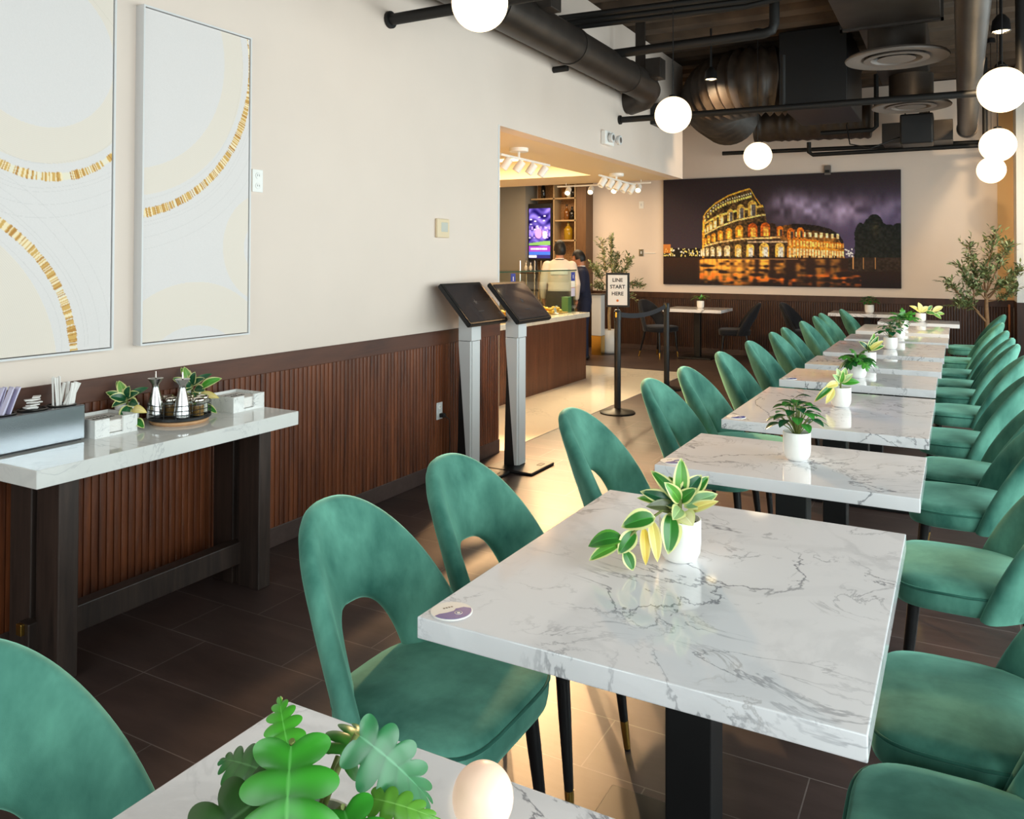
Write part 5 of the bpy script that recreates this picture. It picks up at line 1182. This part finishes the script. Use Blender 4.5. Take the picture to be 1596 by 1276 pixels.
def tv_img(W, H):
    u, v = np.meshgrid(np.linspace(0, 1, W), np.linspace(0, 1, H)); r_ = np.random.default_rng(3); img = np.zeros((H, W, 3)); img[:] = (70, 60, 160)
    st = np.sin(v*38+np.sin(u*7)*2.2)+np.sin(v*17-u*6); img += st[..., None]*np.array((34, 32, 40)); m = (v > .35) & (v < .6) & (np.sin(u*31)*np.sin(v*44) > .1); img[m] = (150, 130, 220)
    m = (np.hypot(u-.45, (v-.5)*1.6) < .16); img[m] = (226, 150, 214); m = np.hypot(u-.75, (v-.53)*1.5) < .12; img[m] = (214, 196, 240)
    m = (v > .66) & (v < .74) & (v > .70-.06*u); img[m] = (120, 170, 96); m = v > .76; img[m] = (140, 60, 190); m = (v > .87) & (v < .93); img[m] = (60, 110, 220); m = v > .93; img[m] = (40, 40, 120)
    m = (v > .79) & (v < .83) & (((u*23) % 1) > .35) & (u > .08) & (u < .85); img[m] = (245, 240, 250); m = (v > .94) & (v < .985) & (u < .36); img[m] = (235, 236, 246)
    for _ in range(12): x, y = r_.random(2); m = (np.abs(u-x) < .05) & (np.abs(v-.1-y*.5) < .012); img[m] = (200, 196, 240)
    return img
picture('picture', tv_img(60, 110), (-.215, -.0312, .90), (.41, 0, 0), (0, 0, -.86), M['tv'], t)
t = thing('wire_rack', 'chrome-posted rack with dark shelves below the lit screen', 'rack', (-6.28, 12.15, 0))
for x in (-.19, .09):
    for y in (-.12, .12): MB().tube([(x, y, 0), (x, y, 1.46)], .012, 10).build('post', M['chrome'], t)
for z in (.6, .95, 1.24): box((-.2, -.13, z), (.2, .13, z+.02)).build('shelf', M['dark_steel'], t, smooth=0)
def bottle(label, x, y, z, h, r_, mat, cap, grp='bottles on the back bar'):
    t = thing('bottle', label, 'bottle', (x, y, z), 0, grp)
    MB().lathe([(r_*.9, 0), (r_, h*.02), (r_, h*.55), (r_*.85, h*.62), (r_*.36, h*.76), (r_*.32, h*.95), (r_*.36, h)], n=20).build('body', M[mat], t, smooth=50)
    MB().lathe([(r_*.38, h*.93), (r_*.4, h*1.02), (r_*.36, h*1.03)], n=14).build('cap', M[cap], t)
bottle('tall dark bottle with pale label on the top shelf, left bay', -6.32, 12.6, 2.535, .34, .04, 'bottle_dark', 'ink')
for k, (x, h, m) in enumerate(((-5.92, .22, 'bottle_amber'), (-5.83, .26, 'bottle_clear'), (-5.75, .22, 'bottle_dark'))): bottle('bottle on the top shelf of the right bay, '+['left', 'middle', 'right'][k]+' of three', x, 12.6, 2.535, h, .036, m, 'gold')
for k, (x, h, m) in enumerate(((-5.87, .26, 'bottle_amber'), (-5.77, .22, 'bottle_dark'))): bottle('squat bottle on the middle shelf of the right bay, '+['left', 'right'][k]+' of two', x, 12.6, 2.155, h, .05, m, 'ink')
bottle('tall yellow oil bottle on the lowest visible shelf of the right bay', -5.84, 12.6, 1.815, .32, .075, 'bottle_olive', 'ink')
for k, x in enumerate((-6.42, -6.33)): bottle('clear bottle on the chrome rack, '+['left', 'right'][k]+' of two', x, 12.15, 1.26, .16, .03, 'bottle_clear', 'silver')

# ------------------------------------------------------------------ track lights
def track(label, a, b, heads, canopy, aim, lit, zc):
    a, b = Vector(a), Vector(b); t = thing('track_light', label, 'track light', a, 0, 'white track lights over the deli'); d = b-a
    MB().tube([(0, 0, 0), tuple(d)], .012, 8).build('track_bar', M['white_plastic'], t)
    if canopy: c_ = d*canopy; MB().lathe([(.085, zc-a.z-.035), (.09, zc-a.z-.03), (.09, zc-a.z)], (c_.x, c_.y, 0), 28).build('canopy', M['white_plastic'], t); MB().tube([(c_.x, c_.y, 0), (c_.x, c_.y, zc-a.z-.03)], .012, 8).build('stem', M['white_plastic'], t)
    else:
        for f in (.1, .9): q = d*f; MB().tube([tuple(q), (q.x, q.y, zc-a.z)], .006, 6).build('stem', M['white_plastic'], t)
    for k in range(heads):
        p = d*((k+.5)/heads); A = Vector(aim(k)).normalized(); h0 = p+Vector((0, 0, -.06)); Q = A.to_track_quat('Z', 'Y').to_matrix().to_4x4(); Q.translation = h0
        MB().tube([tuple(p), tuple(h0)], .008, 8).build('arm', M['white_plastic'], t)
        mb = MB(); mb.lathe([(.008, -.045), (.036, -.04), (.038, -.03), (.038, .07), (.033, .072), (.031, .05)], n=22, mat=Q, close=False); hd = mb.build('lamp_head', M['white_plastic'], t)
        mb = MB(); mb.lathe([(.001, .055), (.031, .055)], n=18, mat=Q, close=False); mb.build('lens', M['spot_lens'] if lit else M['white_print'], hd)
    return t
track('white four-head track light near the deli ceiling panel', (-3.62, 6.35, 2.44), (-3.62, 7.35, 2.44), 4, .35, lambda k: (-.5, -.25, -.8), False, 2.535)
track('white five-head track light on a round canopy near the end of the bulkhead', (-3.62, 8.65, 2.46), (-3.68, 10.0, 2.46), 5, .45, lambda k: (-.3, -.5, -.8), False, 2.535)
track('white track light with lit heads along the far edge of the deli ceiling', (-4.85, 10.1, 2.49), (-3.5, 10.1, 2.49), 4, 0, lambda k: (.15, -.75, -.55), True, 2.535)
for k, (x, y) in enumerate(((-4.6, 10.0), (-4.1, 10.0), (-3.75, 10.0))):
    light('track_spot', 'SPOT', (x, y-.12, 2.36), 170, (1, .74, .42), target=(x+.35, y-2.6-.7*k, 0), angle=1.15, size=.05, blend=.7)
for k, (x, y) in enumerate(((-3.66, 6.6), (-3.66, 7.2))):
    light('track_spot', 'SPOT', (x+.1, y-.1, 2.3), 620, (1, .60, .28), target=(-2.35, 4.6-.8*k, 0), angle=1.2, size=.05, blend=.9)

# ------------------------------------------------------------------ people behind the counter
def capsule(mb, a, b, ra, rb, n=12, sx=1.0):
    a, b = Vector(a), Vector(b); L_ = (b-a).length; d = (b-a).normalized(); pts = []; rad = []
    for k in range(5): th = -PI/2+PI/2*k/4; pts.append(a+d*ra*math.sin(th)); rad.append(max(.001, ra*math.cos(th)))
    for k in range(5): th = PI/2*k/4; pts.append(b+d*rb*math.sin(th)); rad.append(max(.001, rb*math.cos(th)))
    mb.tube(pts, rad, n, squash=sx)
def ell(mb, rings, n=28):
    R_ = []
    for (cx, cy, z, a, b) in rings: R_.append([Vector((cx+a*math.cos(2*PI*k/n), cy+b*math.sin(2*PI*k/n), z)) for k in range(n)])
    loft(mb, R_)
def limb(mb, pts, rad):
    for i in range(len(pts)-1): capsule(mb, pts[i], pts[i+1], rad[i], rad[i+1])
def hand(mb, wrist, dirv, palmn, sgn):
    w_ = Vector(wrist); d = Vector(dirv).normalized(); pn = Vector(palmn).normalized(); sd = d.cross(pn)*sgn
    capsule(mb, w_, w_+d*.05, .026, .032, sx=.6); 
    for k, (o, L_) in enumerate(((-.030, .062), (-.010, .074), (.010, .070), (.029, .055))):
        b0 = w_+d*.078+sd*o; k1 = b0+d*L_*.45+pn*.006; k2 = k1+d*L_*.35+pn*.016; limb(mb, [w_+d*.04+sd*o*.8, b0, k1, k2], [.012, .0095, .0088, .0078])
    th0 = w_+d*.02-sd*.026; limb(mb, [th0, th0+d*.03-sd*.022+pn*.008, th0+d*.06-sd*.026+pn*.02], [.014, .011, .0095])
def person(label, loc, rz, H, head_turn, head_tilt, arms, cloth, mats, lean=0):
    """standing figure; local -y is the front; arms: elbow and wrist points per side"""
    t = thing('person', label, 'person', loc, rz, 'two men working behind the counter'); s = H/1.75
    def S(p): return (p[0]*s, p[1]*s-lean*max(0, p[2]-.95)*s, p[2]*s)
    def torso(mb, o=0):
        ell(mb, [(*S((0, .0, z))[:2], z*s, (a+o)*s, (b+o)*s) for z, a, b in ((.86, .15, .10), (.92, .165, .115), (1.0, .158, .112), (1.12, .148, .105), (1.25, .162, .112), (1.36, .176, .112), (1.42, .160, .10), (1.46, .115, .08), (1.49, .07, .065))])
    def legs(mb, o=0, z0=.08):
        for sx in (-1, 1): limb(mb, [S((sx*.095, 0, .88)), S((sx*.10, -.01, .50)), S((sx*.10, .015, z0))], [(.092+o)*s, (.062+o)*s, (.045+o)*s])
    def arm(mb, sx, e, w_, o=0, full=True):
        sh = (sx*.178, 0, 1.395); limb(mb, [S(sh), S(e)] + ([S(w_)] if full else []), [(.056+o)*s, (.044+o)*s, (.030+o)*s][:3 if full else 2])
    hc = Vector(S((0, -.015, 1.625))); Rh = Matrix.Translation(hc) @ Matrix.Rotation(head_turn, 4, 'Z') @ Matrix.Rotation(head_tilt, 4, 'X')
    def hp(x, y, z): return Rh @ Vector((x*s, y*s, z*s))
    b = MB(); torso(b); legs(b)
    for sx, (e, w_) in zip((-1, 1), arms):
        arm(b, sx, e, w_); W_ = Vector(S(w_)); D = (W_-Vector(S(e))); hand(b, W_, D, Vector((-sx*.6, -.6, -.2)), sx)
    limb(b, [S((0, .01, 1.44)), tuple(hp(0, .015, -.07))], [.062*s, .055*s])
    h = bmesh.new(); bmesh.ops.create_uvsphere(h, u_segments=28, v_segments=20, radius=1)
    for v in h.verts:
        x, y, z = v.co; jaw = 1-.28*max(0, -z)**1.4; v.co = hp(x*.076*jaw, (y*.097*(1-.12*max(0, -z)))-.012*max(0, -z), z*.118)
    b.merge(h)
    nose = MB(); 
    for p, q, r0, r1 in (((0, -.093, .022), (0, -.112, -.022), .009, .013), ((-.012, -.098, -.028), (.012, -.098, -.028), .009, .009), ((-.028, -.078, .034), (.028, -.078, .034), .014, .014), ((-.02, -.092, -.055), (.02, -.092, -.055), .009, .009), ((0, -.085, -.09), (0, -.088, -.092), .018, .018)): capsule(b, hp(*p), hp(*q), r0*s, r1*s)
    for sx in (-1, 1):
        capsule(b, hp(sx*.077, .008, .018), hp(sx*.079, .004, -.02), .017*s, .010*s, sx=.6)
    for sx in (-1, 1): limb(b, [S((sx*.10, .03, .035)), S((sx*.115, -.13, .03))], [.04*s, .035*s])
    body = link_mesh('body', remesh(b, .0085, 3), M['skin'], t)
    for sx in (-1, 1):
        e = MB(); e.sphere(hp(sx*.031, -.081, .015), .011*s, 14, 10, (1, .7, .7)); eo = e.build('eye', M['white_print'], body, smooth=80)
        e = MB(); e.sphere(hp(sx*.031, -.0865, .015), .0055*s, 10, 8, (1, .7, 1)); e.build('iris', M['ink'], eo, smooth=80)
    # hair: cap above the hairline, full at the back
    hm = MB(); h = bmesh.new(); bmesh.ops.create_uvsphere(h, u_segments=28, v_segments=20, radius=1)
    kill = []
    for v in h.verts:
        x, y, z = v.co; line = .42-.85*max(-.75, min(1, y*1.0+.0)) if y < .2 else -.42
        line = .45 if y < -.45 else (-.05 if y < .1 else -.55)
        if z < line-.12: kill.append(v)
        k = 1.0+.015*mnoise.noise(v.co*6); top_ = 1+.10*max(0, z)
        v.co = Vector((x*.088*k, y*.110*k+.004, z*.128*k*top_+.002))
    bmesh.ops.delete(h, geom=kill, context='VERTS')
    ext = bmesh.ops.solidify(h, geom=h.faces[:], thickness=.010)
    for v in h.verts: v.co = hp(v.co.x, v.co.y, v.co.z)
    hm.merge(h); hm.build('hair', M['hair'], t, smooth=70)
    # clothes
    c = MB(); torso(c, .016)
    for sx, (e, w_) in zip((-1, 1), arms):
        E_, W_ = Vector(e), Vector(w_); arm(c, sx, e, tuple(E_.lerp(W_, .86)), .016)
    link_mesh('shirt' if cloth != 'suit' else 'jacket', remesh(c, .011, 5), M[mats[0]], t)
    c = MB(); legs(c, .016, .07); ell(c, [(0, 0, z*s, a*s, b_*s) for z, a, b_ in ((.80, .175, .118), (.92, .186, .13), (1.0, .182, .128))]); link_mesh('trousers', remesh(c, .012, 4), M[mats[1]], t)
    c = MB(); ell(c, [(*S((0, .012, 1.45))[:2], 1.455*s, .072*s, .07*s), (*S((0, .012, 1.5))[:2], 1.505*s, .064*s, .062*s)]); c.build('collar', M[mats[2]], t, smooth=50)
    for sx in (-1, 1):
        c = MB(); limb(c, [S((sx*.10, .035, .045)), S((sx*.115, -.14, .04))], [.05*s, .045*s]); c.build('shoe', M['ink'], t, smooth=60)
    return t, s
# man in white: his back to us
p1, s1 = person('man in white shirt and dark apron, back turned, behind the glass case', (-5.05, 10.6, 0), math.radians(180+22), 1.75, .35, -.05,
       [((-.245, .02, 1.13), (-.235, -.10, .90)), ((.245, .02, 1.13), (.24, -.12, .92))], 'shirt', ('shirt', 'apron', 'shirt'))
c = MB(); R_ = []
for z, a, b_ in ((.55, .225, .165), (.75, .215, .155), (.92, .200, .145), (1.03, .188, .138)): R_.append((0, 0, z, a, b_))
ell(c, R_); c.build('apron', M['apron'], p1, smooth=60)
c = MB(); pts = [(-.10+.2*k/12, .128-.02*abs(k-6)/6*.5, 0) for k in range(13)]
for z0, z1 in ((1.27, 1.35),):
    c.grid(lambda u, v: Vector(((u-.5)*.25, math.sqrt(max(0, 1-((u-.5)*.25/.21)**2))*.138+.004, z0+(z1-z0)*v)), 14, 4)
    c.grid(lambda u, v: Vector(((u-.5)*.25, math.sqrt(max(0, 1-((u-.5)*.25/.21)**2))*.138-.004, z0+(z1-z0)*v)), 14, 4)
c.build('back_print', M['shirt_panel'], p1, smooth=60)
c = MB(); c.tube([(.07*math.cos(a)*1.12, .012+.07*math.sin(a)*1.1, 1.475+.008*math.sin(a)) for a in [2*PI*k/24 for k in range(25)]], .006, 8, cap=False); c.build('neck_strap', M['ink'], p1, smooth=60)
p2, s2 = person('man in navy suit looking down, partly behind the man in white', (-4.91, 11.15, 0), math.radians(-62), 1.62, -.25, .32,
       [((-.27, -.04, 1.12), (-.16, -.26, 1.02)), ((.27, -.04, 1.12), (.16, -.26, 1.02))], 'suit', ('navy', 'navy', 'white_print'), lean=.1)
